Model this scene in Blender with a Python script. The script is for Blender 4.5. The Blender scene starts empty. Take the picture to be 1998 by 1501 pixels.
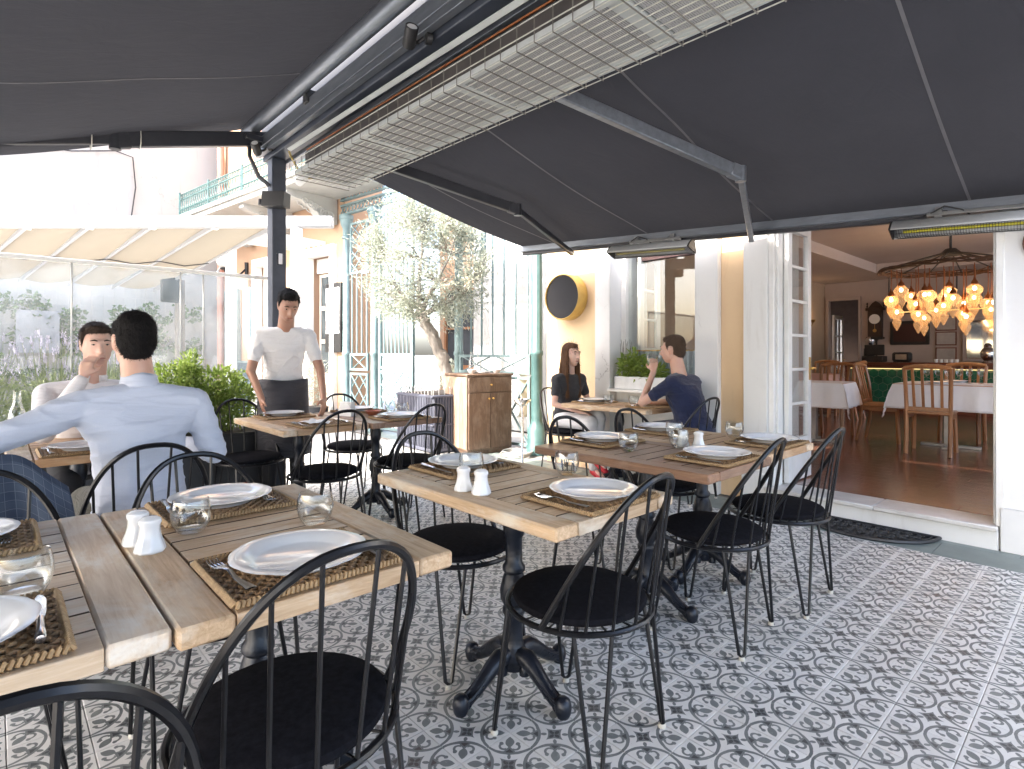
import bpy, bmesh, math, random
from math import sin, cos, pi, radians, sqrt, atan2
from mathutils import Vector, Matrix, noise

random.seed(7)
S = bpy.context.scene
COL = S.collection
# ------------------------------------------------------------------ camera, sky, sun, exposure
PHI = 0.827069
cam_d = bpy.data.cameras.new('camera'); cam = bpy.data.objects.new('camera', cam_d); COL.objects.link(cam)
cam.location = (0, 0, 1.2238); cam.rotation_euler = (pi/2, 0, PHI)
cam_d.sensor_width = 36.0; cam_d.lens = 36.0*1097.55/1998.0
cam_d.shift_y = -(750.5-691.74)/1998.0
cam_d.clip_start = 0.05; cam_d.clip_end = 2000
S.camera = cam
SUN = Vector((0.13, 0.72, -0.70)).normalized()          # the way the light travels
W = bpy.data.worlds.new('World'); S.world = W; W.use_nodes = True
wn = W.node_tree.nodes; wl = W.node_tree.links
bg = wn['Background']
sky = wn.new('ShaderNodeTexSky'); sky.sky_type = 'NISHITA'; sky.sun_disc = False
sky.sun_elevation = math.asin(-SUN.z); sky.sun_rotation = atan2(-SUN.x, -SUN.y)
sky.air_density = 0.9; sky.dust_density = 4.5; sky.ozone_density = 0.8
wl.new(sky.outputs[0], bg.inputs[0]); bg.inputs[1].default_value = 0.15
sl = bpy.data.lights.new('sun', 'SUN'); sl.energy = 2.0; sl.angle = radians(0.55); sl.color = (1.0, 0.95, 0.87)
so = bpy.data.objects.new('sun', sl); COL.objects.link(so); so.rotation_euler = SUN.to_track_quat('-Z', 'Y').to_euler()
so.location = (-6, -6, 9)
S.view_settings.view_transform = 'Standard'; S.view_settings.look = 'None'
S.view_settings.exposure = 3.15; S.view_settings.gamma = 1.0; S.view_settings.use_curve_mapping = False
S.render.engine = 'CYCLES'
cy = S.cycles
cy.use_denoising = True
try: cy.denoiser = 'OPENIMAGEDENOISE'
except Exception: pass
cy.max_bounces = 10; cy.diffuse_bounces = 5; cy.glossy_bounces = 4; cy.transmission_bounces = 8; cy.transparent_max_bounces = 16
cy.sample_clamp_indirect = 6.0; cy.caustics_reflective = False; cy.caustics_refractive = False

# ------------------------------------------------------------------ mesh helpers
class MB:
    def __init__(s): s.v = []; s.f = []; s.mi = []; s.uv = []
    def add(s, vs, fs, M=None, mi=0, uv=None):
        o = len(s.v)
        s.v += [tuple(M @ Vector(p)) for p in vs] if M is not None else [tuple(p) for p in vs]
        for k, f in enumerate(fs):
            s.f.append(tuple(i+o for i in f)); s.mi.append(mi); s.uv.append(uv[k] if uv else None)
        return s
    def box(s, x0, x1, y0, y1, z0, z1, b=0.0, M=None, mi=0):
        if b <= 0:
            v = [(x0,y0,z0),(x1,y0,z0),(x1,y1,z0),(x0,y1,z0),(x0,y0,z1),(x1,y0,z1),(x1,y1,z1),(x0,y1,z1)]
            return s.add(v, [(0,3,2,1),(4,5,6,7),(0,1,5,4),(1,2,6,5),(2,3,7,6),(3,0,4,7)], M, mi)
        b = min(b, (x1-x0)*.45, (y1-y0)*.45, (z1-z0)*.45)
        v = []; ix = {}
        X = (x0, x1); Y = (y0, y1); Z = (z0, z1)
        for i in (0,1):
            for j in (0,1):
                for k in (0,1):
                    sx = b if i == 0 else -b; sy = b if j == 0 else -b; sz = b if k == 0 else -b
                    ix[i,j,k,'x'] = len(v); v.append((X[i], Y[j]+sy, Z[k]+sz))
                    ix[i,j,k,'y'] = len(v); v.append((X[i]+sx, Y[j], Z[k]+sz))
                    ix[i,j,k,'z'] = len(v); v.append((X[i]+sx, Y[j]+sy, Z[k]))
        F = []
        for i in (0,1):
            F.append([ix[i,a,c,'x'] for a, c in ((0,0),(1,0),(1,1),(0,1))][::1 if i else -1])
            F.append([ix[a,i,c,'y'] for a, c in ((0,0),(1,0),(1,1),(0,1))][::-1 if i else 1])
            F.append([ix[a,c,i,'z'] for a, c in ((0,0),(1,0),(1,1),(0,1))][::1 if i else -1])
        for i in (0,1):
            for j in (0,1):
                F.append([ix[i,j,0,'x'], ix[i,j,1,'x'], ix[i,j,1,'y'], ix[i,j,0,'y']])
                F.append([ix[i,0,j,'x'], ix[i,1,j,'x'], ix[i,1,j,'z'], ix[i,0,j,'z']])
                F.append([ix[0,i,j,'y'], ix[1,i,j,'y'], ix[1,i,j,'z'], ix[0,i,j,'z']])
                for k in (0,1): F.append([ix[i,j,k,'x'], ix[i,j,k,'y'], ix[i,j,k,'z']])
        # orient outward
        c = Vector(((x0+x1)/2, (y0+y1)/2, (z0+z1)/2)); G = []
        for f in F:
            p = [Vector(v[q]) for q in f]; nrm = (p[1]-p[0]).cross(p[2]-p[0]); m = sum(p, Vector())/len(p)
            G.append(tuple(f) if nrm.dot(m-c) > 0 else tuple(reversed(f)))
        return s.add(v, G, M, mi)
    def tube(s, pts, r, n=8, closed=False, M=None, mi=0):
        P = [Vector(p) for p in pts]; m = len(P)
        R = r if isinstance(r, (list, tuple)) else [r]*m
        T = []
        for i in range(m):
            a = P[(i-1) % m] if (closed or i > 0) else P[i]; b = P[(i+1) % m] if (closed or i < m-1) else P[i]
            t = (b-a); T.append(t.normalized() if t.length > 1e-9 else Vector((0,0,1)))
        u = T[0].orthogonal().normalized(); vs = []
        for i in range(m):
            if i:
                u = u - T[i]*u.dot(T[i])
                u = u.normalized() if u.length > 1e-6 else T[i].orthogonal().normalized()
            w = T[i].cross(u)
            for k in range(n):
                a = 2*pi*k/n; vs.append(P[i] + (u*cos(a)+w*sin(a))*R[i])
        fs = []
        for i in range(m if closed else m-1):
            j = (i+1) % m
            for k in range(n):
                l = (k+1) % n; fs.append((i*n+k, i*n+l, j*n+l, j*n+k))
        if not closed:
            fs.append(tuple(range(n-1, -1, -1))); fs.append(tuple(range((m-1)*n, m*n)))
        return s.add(vs, fs, M, mi)
    def lathe(s, prof, n=24, M=None, mi=0, wob=None):
        vs = []; fs = []; rings = []
        for (r, z) in prof:
            if r <= 1e-6: rings.append([len(vs)]); vs.append((0,0,z))
            else:
                st = len(vs); rings.append(list(range(st, st+n)))
                for k in range(n):
                    a = 2*pi*k/n; rr = r*(wob(a, z, r) if wob else 1); vs.append((rr*cos(a), rr*sin(a), z))
        for i in range(len(rings)-1):
            A, B = rings[i], rings[i+1]
            for k in range(n):
                l = (k+1) % n
                if len(A) == 1 and len(B) == 1: continue
                if len(A) == 1: fs.append((A[0], B[l], B[k])) if False else fs.append((A[0], B[k], B[l]))
                elif len(B) == 1: fs.append((A[k], A[l], B[0]))
                else: fs.append((A[k], A[l], B[l], B[k]))
        return s.add(vs, fs, M, mi)
    def prism(s, poly, z0, z1, M=None, mi=0):
        n = len(poly); vs = [(x,y,z0) for x,y in poly]+[(x,y,z1) for x,y in poly]
        ar = sum(poly[i][0]*poly[(i+1)%n][1]-poly[(i+1)%n][0]*poly[i][1] for i in range(n))
        fs = [tuple(range(n-1,-1,-1)), tuple(range(n,2*n))]+[(i,(i+1)%n,n+(i+1)%n,n+i) for i in range(n)]
        if ar < 0: fs = [tuple(reversed(f)) for f in fs]
        return s.add(vs, fs, M, mi)
    def bar(s, a, b, w, h=None, M=None, mi=0):
        a = Vector(a); b = Vector(b); h = h or w; d = b-a; L = d.length
        q = d.to_track_quat('X', 'Z').to_matrix().to_4x4(); T = Matrix.Translation(a) @ q
        if M is not None: T = M @ T
        return s.box(0, L, -w/2, w/2, -h/2, h/2, min(w,h)*.12, T, mi)
    def grid(s, f, nu, nv, M=None, mi=0, uvscale=None):
        vs = [f(i/nu, j/nv) for j in range(nv+1) for i in range(nu+1)]
        fs = []; uv = []
        for j in range(nv):
            for i in range(nu):
                a = j*(nu+1)+i; fs.append((a, a+1, a+nu+2, a+nu+1))
                uv.append([(i/nu,j/nv),((i+1)/nu,j/nv),((i+1)/nu,(j+1)/nv),(i/nu,(j+1)/nv)])
        return s.add(vs, fs, M, mi, uv)
    def mesh(s, name, mats, flat=False):
        me = bpy.data.meshes.new(name); me.from_pydata(s.v, [], s.f)
        for m in (mats if isinstance(mats, (list, tuple)) else [mats]): me.materials.append(m)
        me.polygons.foreach_set('material_index', s.mi)
        if any(u for u in s.uv):
            l = me.uv_layers.new(name='UVMap'); k = 0
            for f, u in zip(s.f, s.uv):
                for q in range(len(f)):
                    l.data[k].uv = u[q] if u else (0, 0); k += 1
        me.polygons.foreach_set('use_smooth', [not flat]*len(me.polygons))
        if not flat: me.set_sharp_from_angle(angle=radians(38))
        me.update(); return me
    def build(s, name, mats, parent=None, loc=(0,0,0), rot=(0,0,0), flat=False):
        return link(name, s.mesh(name, mats, flat), parent, loc, rot)

def link(name, me, parent=None, loc=(0,0,0), rot=(0,0,0)):
    o = bpy.data.objects.new(name, me); COL.objects.link(o)
    if parent is not None: o.parent = parent
    o.location = loc; o.rotation_euler = rot if hasattr(rot, '__len__') else (0,0,rot)
    return o
def tag(o, label, cat, group=None, kind=None):
    if label: o['label'] = label
    if cat: o['category'] = cat
    if group: o['group'] = group
    if kind: o['kind'] = kind
    return o
def struct(o, label=None):
    o['kind'] = 'structure'
    if label: o['label'] = label
    return o
def thing(name, label, cat, loc=(0,0,0), rz=0.0, group=None):
    o = bpy.data.objects.new(name, None); COL.objects.link(o)
    o.location = loc; o.rotation_euler = (0,0,rz); o.empty_display_size = .05
    return tag(o, label, cat, group)
def copy_tree(o, parent=None):
    c = o.copy(); COL.objects.link(c)
    if parent is not None: c.parent = parent
    for ch in list(o.children):
        if ch.name in COL.objects: copy_tree(ch, c)
    return c
def Rz(a): return Matrix.Rotation(a, 4, 'Z')
def Tr(*p): return Matrix.Translation(Vector(p))

# ------------------------------------------------------------------ materials
def nmath(nt, op, a, b=None, c=None, clamp=False):
    n = nt.nodes.new('ShaderNodeMath'); n.operation = op; n.use_clamp = clamp
    for i, x in enumerate((a, b, c)):
        if x is None: continue
        if isinstance(x, (int, float)): n.inputs[i].default_value = x
        else: nt.links.new(x, n.inputs[i])
    return n.outputs[0]
def new_mat(name):
    m = bpy.data.materials.new(name); m.use_nodes = True
    return m, m.node_tree, m.node_tree.nodes['Principled BSDF']
def nmix(nt, fac, a, b, mode='MIX'):
    n = nt.nodes.new('ShaderNodeMix'); n.data_type = 'RGBA'; n.blend_type = mode
    for sck, x in ((n.inputs[0], fac), (n.inputs[6], a), (n.inputs[7], b)):
        if isinstance(x, (int, float)): sck.default_value = x
        elif isinstance(x, tuple): sck.default_value = (*x[:3], 1)
        else: nt.links.new(x, sck)
    return n.outputs[2]
def coords(nt, scale=(1,1,1), world=False, jitter=True):
    if world:
        g = nt.nodes.new('ShaderNodeNewGeometry'); src = g.outputs['Position']
    else:
        t = nt.nodes.new('ShaderNodeTexCoord'); src = t.outputs['Object']
    mp = nt.nodes.new('ShaderNodeMapping'); mp.inputs['Scale'].default_value = scale
    if jitter and not world:
        oi = nt.nodes.new('ShaderNodeObjectInfo'); v = nt.nodes.new('ShaderNodeVectorMath'); v.operation = 'SCALE'
        cx = nt.nodes.new('ShaderNodeCombineXYZ')
        for i in range(3): nt.links.new(oi.outputs['Random'], cx.inputs[i])
        nt.links.new(cx.outputs[0], v.inputs[0]); v.inputs['Scale'].default_value = 13.7
        ad = nt.nodes.new('ShaderNodeVectorMath'); nt.links.new(src, ad.inputs[0]); nt.links.new(v.outputs[0], ad.inputs[1])
        src = ad.outputs[0]
    nt.links.new(src, mp.inputs[0]); return mp.outputs[0]
def nnoise(nt, vec, scale, detail=4, rough=.6, dist=0):
    n = nt.nodes.new('ShaderNodeTexNoise'); n.inputs['Scale'].default_value = scale; n.inputs['Detail'].default_value = detail
    n.inputs['Roughness'].default_value = rough; n.inputs['Distortion'].default_value = dist
    nt.links.new(vec, n.inputs['Vector']); return n.outputs['Fac']
def ramp(nt, fac, lo, hi):
    n = nt.nodes.new('ShaderNodeMapRange'); n.inputs[1].default_value = lo; n.inputs[2].default_value = hi
    nt.links.new(fac, n.inputs[0]); return n.outputs[0]
def bump(nt, bsdf, h, strength=.3, dist=.01):
    b = nt.nodes.new('ShaderNodeBump'); b.inputs['Strength'].default_value = strength; b.inputs['Distance'].default_value = dist
    nt.links.new(h, b.inputs['Height']); nt.links.new(b.outputs[0], bsdf.inputs['Normal'])
def mat(name, col, rough=.5, metal=0, col2=None, scale=8, stretch=(1,1,1), lo=.35, hi=.7, bmp=0, bscale=60, bdist=.004, spec=None, coat=0, rvar=.1, world=False, sheen=0):
    m, nt, b = new_mat(name)
    b.inputs['Roughness'].default_value = rough; b.inputs['Metallic'].default_value = metal
    if spec is not None: b.inputs['Specular IOR Level'].default_value = spec
    if coat: b.inputs['Coat Weight'].default_value = coat; b.inputs['Coat Roughness'].default_value = .15
    if sheen: b.inputs['Sheen Weight'].default_value = sheen; b.inputs['Sheen Roughness'].default_value = .5
    v = coords(nt, stretch, world)
    f = nnoise(nt, v, scale, 5)
    c2 = col2 or tuple(x*.8 for x in col)
    nt.links.new(nmix(nt, ramp(nt, f, lo, hi), col, c2), b.inputs['Base Color'])
    if rvar:
        r = nmath(nt, 'MULTIPLY_ADD', f, rvar, rough-rvar*.5); nt.links.new(r, b.inputs['Roughness'])
    if bmp: bump(nt, b, nnoise(nt, v, bscale, 3), bmp, bdist)
    return m
def wall_mat(name, c, stain, crack=.5, scale=1.2):
    m, nt, b = new_mat(name); v = coords(nt, (1,1,1), True); v2 = coords(nt, (3,3,.45), True)
    n1 = nnoise(nt, v, scale, 6, .65); n2 = nnoise(nt, v2, 2.0, 5, .7, .5); n3 = nnoise(nt, v, 22, 4)
    col = nmix(nt, nmath(nt, 'MULTIPLY', ramp(nt, n1, .45, .75), .7), c, tuple(x*.86 for x in c))
    col = nmix(nt, nmath(nt, 'MULTIPLY', ramp(nt, n2, .56, .78), .55), col, stain)
    vo = nt.nodes.new('ShaderNodeTexVoronoi'); vo.feature = 'DISTANCE_TO_EDGE'; vo.inputs['Scale'].default_value = .9
    wp_ = nt.nodes.new('ShaderNodeVectorMath'); nz = nt.nodes.new('ShaderNodeTexNoise'); nz.inputs['Scale'].default_value = 3; nz.inputs['Detail'].default_value = 6; nt.links.new(v, nz.inputs['Vector'])
    nt.links.new(v, wp_.inputs[0]); nt.links.new(nz.outputs['Color'], wp_.inputs[1]); nt.links.new(wp_.outputs[0], vo.inputs['Vector'])
    ck = nmath(nt, 'MULTIPLY', nmath(nt, 'LESS_THAN', vo.outputs['Distance'], .0035), nmath(nt, 'MULTIPLY', ramp(nt, n1, .5, .62), crack), clamp=True)
    col = nmix(nt, ck, col, tuple(x*.35 for x in c))
    nt.links.new(col, b.inputs['Base Color']); b.inputs['Roughness'].default_value = .7
    bump(nt, b, nmath(nt, 'ADD', n3, nmath(nt, 'MULTIPLY', ck, -2.0)), .18, .006); return m
def glass_mat(name, tint=(1,1,1), haze=0.0, gloss=1.0, rough=.02):
    m, nt, b = new_mat(name); nt.nodes.remove(b); out = nt.nodes['Material Output']
    tr = nt.nodes.new('ShaderNodeBsdfTransparent'); tr.inputs[0].default_value = (*tint, 1)
    gl = nt.nodes.new('ShaderNodeBsdfGlossy'); gl.inputs['Roughness'].default_value = rough
    lw = nt.nodes.new('ShaderNodeLayerWeight'); lw.inputs[0].default_value = .5
    fz = nmath(nt, 'MULTIPLY_ADD', nmath(nt, 'POWER', lw.outputs['Facing'], 3.0), .85, .04)
    mx = nt.nodes.new('ShaderNodeMixShader'); nt.links.new(nmath(nt, 'MULTIPLY', fz, gloss, clamp=True), mx.inputs[0])
    nt.links.new(tr.outputs[0], mx.inputs[1]); nt.links.new(gl.outputs[0], mx.inputs[2])
    res = mx.outputs[0]
    if haze:
        df = nt.nodes.new('ShaderNodeBsdfDiffuse'); df.inputs[0].default_value = (.8,.83,.85,1)
        tl = nt.nodes.new('ShaderNodeBsdfTranslucent'); tl.inputs[0].default_value = (.8,.83,.85,1)
        ad = nt.nodes.new('ShaderNodeMixShader'); nt.links.new(df.outputs[0], ad.inputs[1]); nt.links.new(tl.outputs[0], ad.inputs[2])
        v = coords(nt, (1,1,1), True)
        hz = nmath(nt, 'MULTIPLY', ramp(nt, nnoise(nt, v, 2.2, 3), .3, .75), haze)
        m2 = nt.nodes.new('ShaderNodeMixShader'); nt.links.new(hz, m2.inputs[0]); nt.links.new(res, m2.inputs[1]); nt.links.new(ad.outputs[0], m2.inputs[2]); res = m2.outputs[0]
    nt.links.new(res, out.inputs[0]); return m
def leaf_mat(name, c1, c2, trans=.35, rough=.55):
    m, nt, b = new_mat(name); out = nt.nodes['Material Output']
    g = nt.nodes.new('ShaderNodeNewGeometry')
    col = nmix(nt, g.outputs['Random Per Island'], c1, c2)
    nt.links.new(col, b.inputs['Base Color']); b.inputs['Roughness'].default_value = rough
    t = nt.nodes.new('ShaderNodeBsdfTranslucent'); nt.links.new(col, t.inputs[0])
    mx = nt.nodes.new('ShaderNodeMixShader'); mx.inputs[0].default_value = trans
    nt.links.new(b.outputs[0], mx.inputs[1]); nt.links.new(t.outputs[0], mx.inputs[2]); nt.links.new(mx.outputs[0], out.inputs[0]); return m
def emis(name, col, st):
    m, nt, b = new_mat(name); b.inputs['Base Color'].default_value = (*col, 1)
    b.inputs['Emission Color'].default_value = (*col, 1); b.inputs['Emission Strength'].default_value = st; return m
def wood(name, a, b2, pale, axis='x', rough=.55, wear=.5, coat=0):
    m, nt, b = new_mat(name)
    st = {'x': (.9, 14, 14), 'y': (14, .9, 14), 'z': (14, 14, .9)}[axis]
    v = coords(nt, st); g = nnoise(nt, v, 6, 6, .65, .6)
    c = nmix(nt, ramp(nt, g, .3, .72), a, b2)
    oi = nt.nodes.new('ShaderNodeObjectInfo')
    hv = nt.nodes.new('ShaderNodeHueSaturation'); nt.links.new(c, hv.inputs['Color'])
    nt.links.new(nmath(nt, 'MULTIPLY_ADD', oi.outputs['Random'], .36, .90), hv.inputs['Value'])
    c = hv.outputs[0]
    v2 = coords(nt, tuple(.45+.55*q/14 for q in st)); wv = nnoise(nt, v2, 7, 5, .7, .3)
    f = nmath(nt, 'MULTIPLY', ramp(nt, wv, .48, .66), wear, clamp=True)
    c = nmix(nt, f, c, pale)
    nt.links.new(c, b.inputs['Base Color'])
    nt.links.new(nmath(nt, 'MULTIPLY_ADD', wv, .3, rough-.15), b.inputs['Roughness'])
    if coat: b.inputs['Coat Weight'].default_value = coat; b.inputs['Coat Roughness'].default_value = .2
    bump(nt, b, g, .45, .003); return m

M = {}
M['iron'] = mat('black_powder_coat', (.005,.005,.006), .30, 0, (.009,.009,.011), 30, spec=.4)
M['cast'] = mat('cast_iron_blue_black', (.006,.008,.013), .36, .2, (.015,.018,.028), 14, bmp=.4, bscale=40)
M['cushion'] = mat('charcoal_cushion_cloth', (.006,.006,.008), .95, 0, (.014,.014,.018), 60, bmp=.5, bscale=420, bdist=.001, spec=.08)
M['rubber'] = mat('clear_foot_pad', (.55,.52,.45), .5)
M['china'] = mat('white_china', (.80,.81,.82), .10, 0, (.77,.78,.80), 3, rvar=.03, coat=.3)
M['steel'] = mat('cutlery_steel', (.62,.62,.63), .2, 1, (.5,.5,.52), 12)
M['awn'] = None
M['alu'] = mat('anodised_grey_profile', (.20,.22,.25), .35, .6, (.15,.165,.19), 5, stretch=(1,6,6))
M['frame'] = mat('dark_blue_grey_steel', (.035,.042,.058), .45, .1, (.06,.07,.09), 6)
M['darkalu'] = mat('dark_grey_arm_paint', (.022,.023,.028), .35, .1, (.035,.036,.042), 6)
M['white_paint'] = wall_mat('white_wall_paint', (.74,.74,.725), (.50,.48,.44), .7)
M['balcony_white'] = mat('aged_white_stucco', (.40,.395,.38), .7, 0, (.32,.315,.30), 3, bmp=.2, bscale=30)
M['white_gloss'] = mat('white_joinery_gloss', (.80,.80,.78), .35, 0, (.72,.71,.67), 5, bmp=.1, bscale=30)
M['cream'] = wall_mat('cream_wall_render', (.72,.53,.33), (.52,.38,.25), .4)
M['peach'] = wall_mat('peach_wall_render', (.44,.285,.185), (.32,.22,.16), .6, .7)
M['far_white'] = wall_mat('old_white_render', (.40,.395,.38), (.25,.245,.235), .8, .5)
M['teal'] = mat('weathered_teal_iron', (.12,.19,.20), .5, 0, (.20,.275,.285), 6, bmp=.2, bscale=50)
M['dark_teal'] = mat('dark_teal_iron', (.035,.085,.085), .5, 0, (.065,.125,.125), 6)
M['marble'] = mat('worn_marble', (.68,.66,.63), .35, 0, (.50,.48,.45), 5, world=True, bmp=.15, bscale=40)
M['greytile'] = mat('grey_green_paving', (.20,.235,.22), .45, 0, (.15,.18,.17), 4, world=True)
M['paving'] = mat('pale_street_paving', (.46,.45,.43), .85, 0, (.36,.35,.34), 1.5, world=True, bmp=.3, bscale=20)
M['rattan'] = mat('rattan_weave', (.40,.25,.12), .6, 0, (.17,.095,.045), 60, bmp=.4, bscale=200, lo=.3, hi=.65)
M['rattan_l'] = mat('rattan_light_edge', (.46,.31,.16), .6, 0, (.26,.16,.075), 80)
M['glass'] = glass_mat('drinking_glass', (.955,.965,.965), gloss=1.5)
M['pane'] = glass_mat('window_pane', (.93,.95,.95), gloss=1.1)
M['sheet'] = glass_mat('clear_screen_sheet', (.93,.95,.96), haze=.22, gloss=1.0)
M['slat'] = wood('weathered_slat_wood', (.36,.225,.12), (.60,.445,.29), (.70,.63,.52), 'y', .5, .85)
M['board'] = wood('weathered_board_wood', (.36,.225,.12), (.60,.445,.29), (.70,.63,.52), 'x', .5, .85)
M['slat_w'] = wood('bleached_slat_wood', (.48,.34,.21), (.66,.53,.39), (.76,.71,.63), 'y', .5, .9)
M['board_w'] = wood('bleached_board_wood', (.50,.36,.23), (.68,.56,.42), (.78,.74,.67), 'x', .5, .95)
M['slat_d'] = wood('dark_slat_wood', (.145,.075,.043), (.25,.142,.086), (.40,.28,.20), 'y', .36, .45)
M['board_d'] = wood('dark_board_wood', (.15,.078,.045), (.265,.15,.09), (.42,.29,.21), 'x', .36, .5)
M['slat_o'] = wood('golden_slat_wood', (.33,.18,.085), (.48,.295,.155), (.58,.44,.30), 'y', .45, .55)
M['board_o'] = wood('golden_board_wood', (.35,.19,.09), (.50,.31,.165), (.60,.46,.32), 'x', .45, .55)
M['cabinet'] = wood('brown_cabinet_wood', (.075,.042,.026), (.14,.085,.055), (.24,.18,.14), 'z', .5, .5)
M['chairwood'] = wood('honey_chair_wood', (.26,.11,.04), (.38,.18,.075), (.40,.22,.11), 'z', .35, .2, .2)
M['barwood'] = wood('dark_red_bar_wood', (.10,.025,.012), (.17,.045,.02), (.2,.07,.04), 'x', .3, .15, .3)
M['floorwood'] = wood('polished_red_floorboard', (.105,.036,.021), (.215,.082,.048), (.29,.14,.095), 'x', .2, .4, .45)
M['cloth'] = mat('white_tablecloth', (.78,.78,.80), .8, 0, (.72,.72,.75), 4, bmp=.2, bscale=300, bdist=.0006)
M['pinkcloth'] = mat('dusky_pink_tablecloth', (.55,.36,.32), .85, 0, (.48,.30,.27), 4)
M['wire_dark'] = mat('darker_wire', (.20,.19,.165), .5, .3, (.13,.125,.11), 10)  # darker colour for the heater's cross wires
M['alley'] = wall_mat('grey_alley_render', (.30,.31,.315), (.18,.185,.19), .7, .8)
M['brass'] = mat('brass', (.60,.40,.14), .3, .9, (.45,.28,.09), 20)
M['copper'] = mat('copper_cap', (.30,.12,.05), .35, .9, (.2,.07,.03), 20)
M['black'] = mat('matt_black_plastic', (.012,.012,.013), .5, 0, (.02,.02,.02), 20)
M['slate'] = mat('slate_grey_disc', (.007,.007,.010), .75, 0, (.010,.010,.014), 3)
M['gold'] = mat('yellow_gold_rim_paint', (.55,.36,.09), .45, .1, (.42,.27,.07), 10)
M['bark'] = mat('olive_bark', (.30,.27,.24), .9, 0, (.14,.125,.11), 10, stretch=(1,1,.25), bmp=.9, bscale=30, bdist=.02)
M['soil'] = mat('dark_soil', (.03,.022,.016), .95)
M['planter'] = mat('dark_blue_planter', (.045,.05,.075), .55, 0, (.07,.075,.10), 5)
M['blackplanter'] = mat('black_planter_box', (.018,.019,.022), .45, 0, (.03,.031,.035), 4)
M['whitebox'] = mat('white_planter', (.75,.76,.76), .4)
M['olive'] = leaf_mat('olive_leaf', (.24,.275,.20), (.47,.49,.43), .25)
M['green'] = leaf_mat('fresh_green_leaf', (.15,.23,.04), (.32,.40,.09), .45)
M['dkgreen'] = leaf_mat('ivy_leaf', (.03,.075,.022), (.09,.16,.045), .3)
M['lav'] = leaf_mat('lavender_leaf', (.20,.27,.13), (.36,.40,.22), .4)
M['lavf'] = leaf_mat('lavender_flower', (.44,.42,.54), (.58,.55,.66), .3)
M['paper'] = mat('white_paper', (.78,.78,.77), .8)
M['plaster_in'] = mat('interior_plaster', (.44,.37,.34), .85, 0, (.40,.33,.30), 2, world=True)
M['ceil_in'] = mat('interior_ceiling', (.50,.435,.41), .9, 0, (.46,.395,.37), 1.5, world=True)
M['orange_in'] = mat('ochre_interior_wall', (.45,.35,.26), .85, 0, (.40,.31,.23), 2, world=True)
M['hex'] = mat('green_glazed_tile', (.010,.085,.052), .12, 0, (.03,.17,.10), 9, coat=.6, lo=.3, hi=.75)
M['grout'] = mat('pale_green_grout', (.22,.27,.20), .8)
M['silver'] = mat('polished_silver', (.70,.69,.67), .15, 1, (.6,.59,.57), 6)
M['dull_metal'] = mat('galvanised_grey', (.45,.45,.44), .4, .7, (.36,.36,.35), 10)
M['heat_body'] = mat('grey_heater_housing', (.50,.51,.51), .45, .1, (.42,.43,.43), 5)
M['heat_pale'] = mat('pale_heater_panel', (.47,.50,.49), .5, 0, (.38,.40,.39), 4)
M['wire'] = mat('pale_wire', (.52,.52,.47), .45, .2, (.38,.375,.33), 10)
M['beige_roof'] = None
M['redleather'] = mat('red_shoe', (.55,.02,.03), .45)
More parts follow.
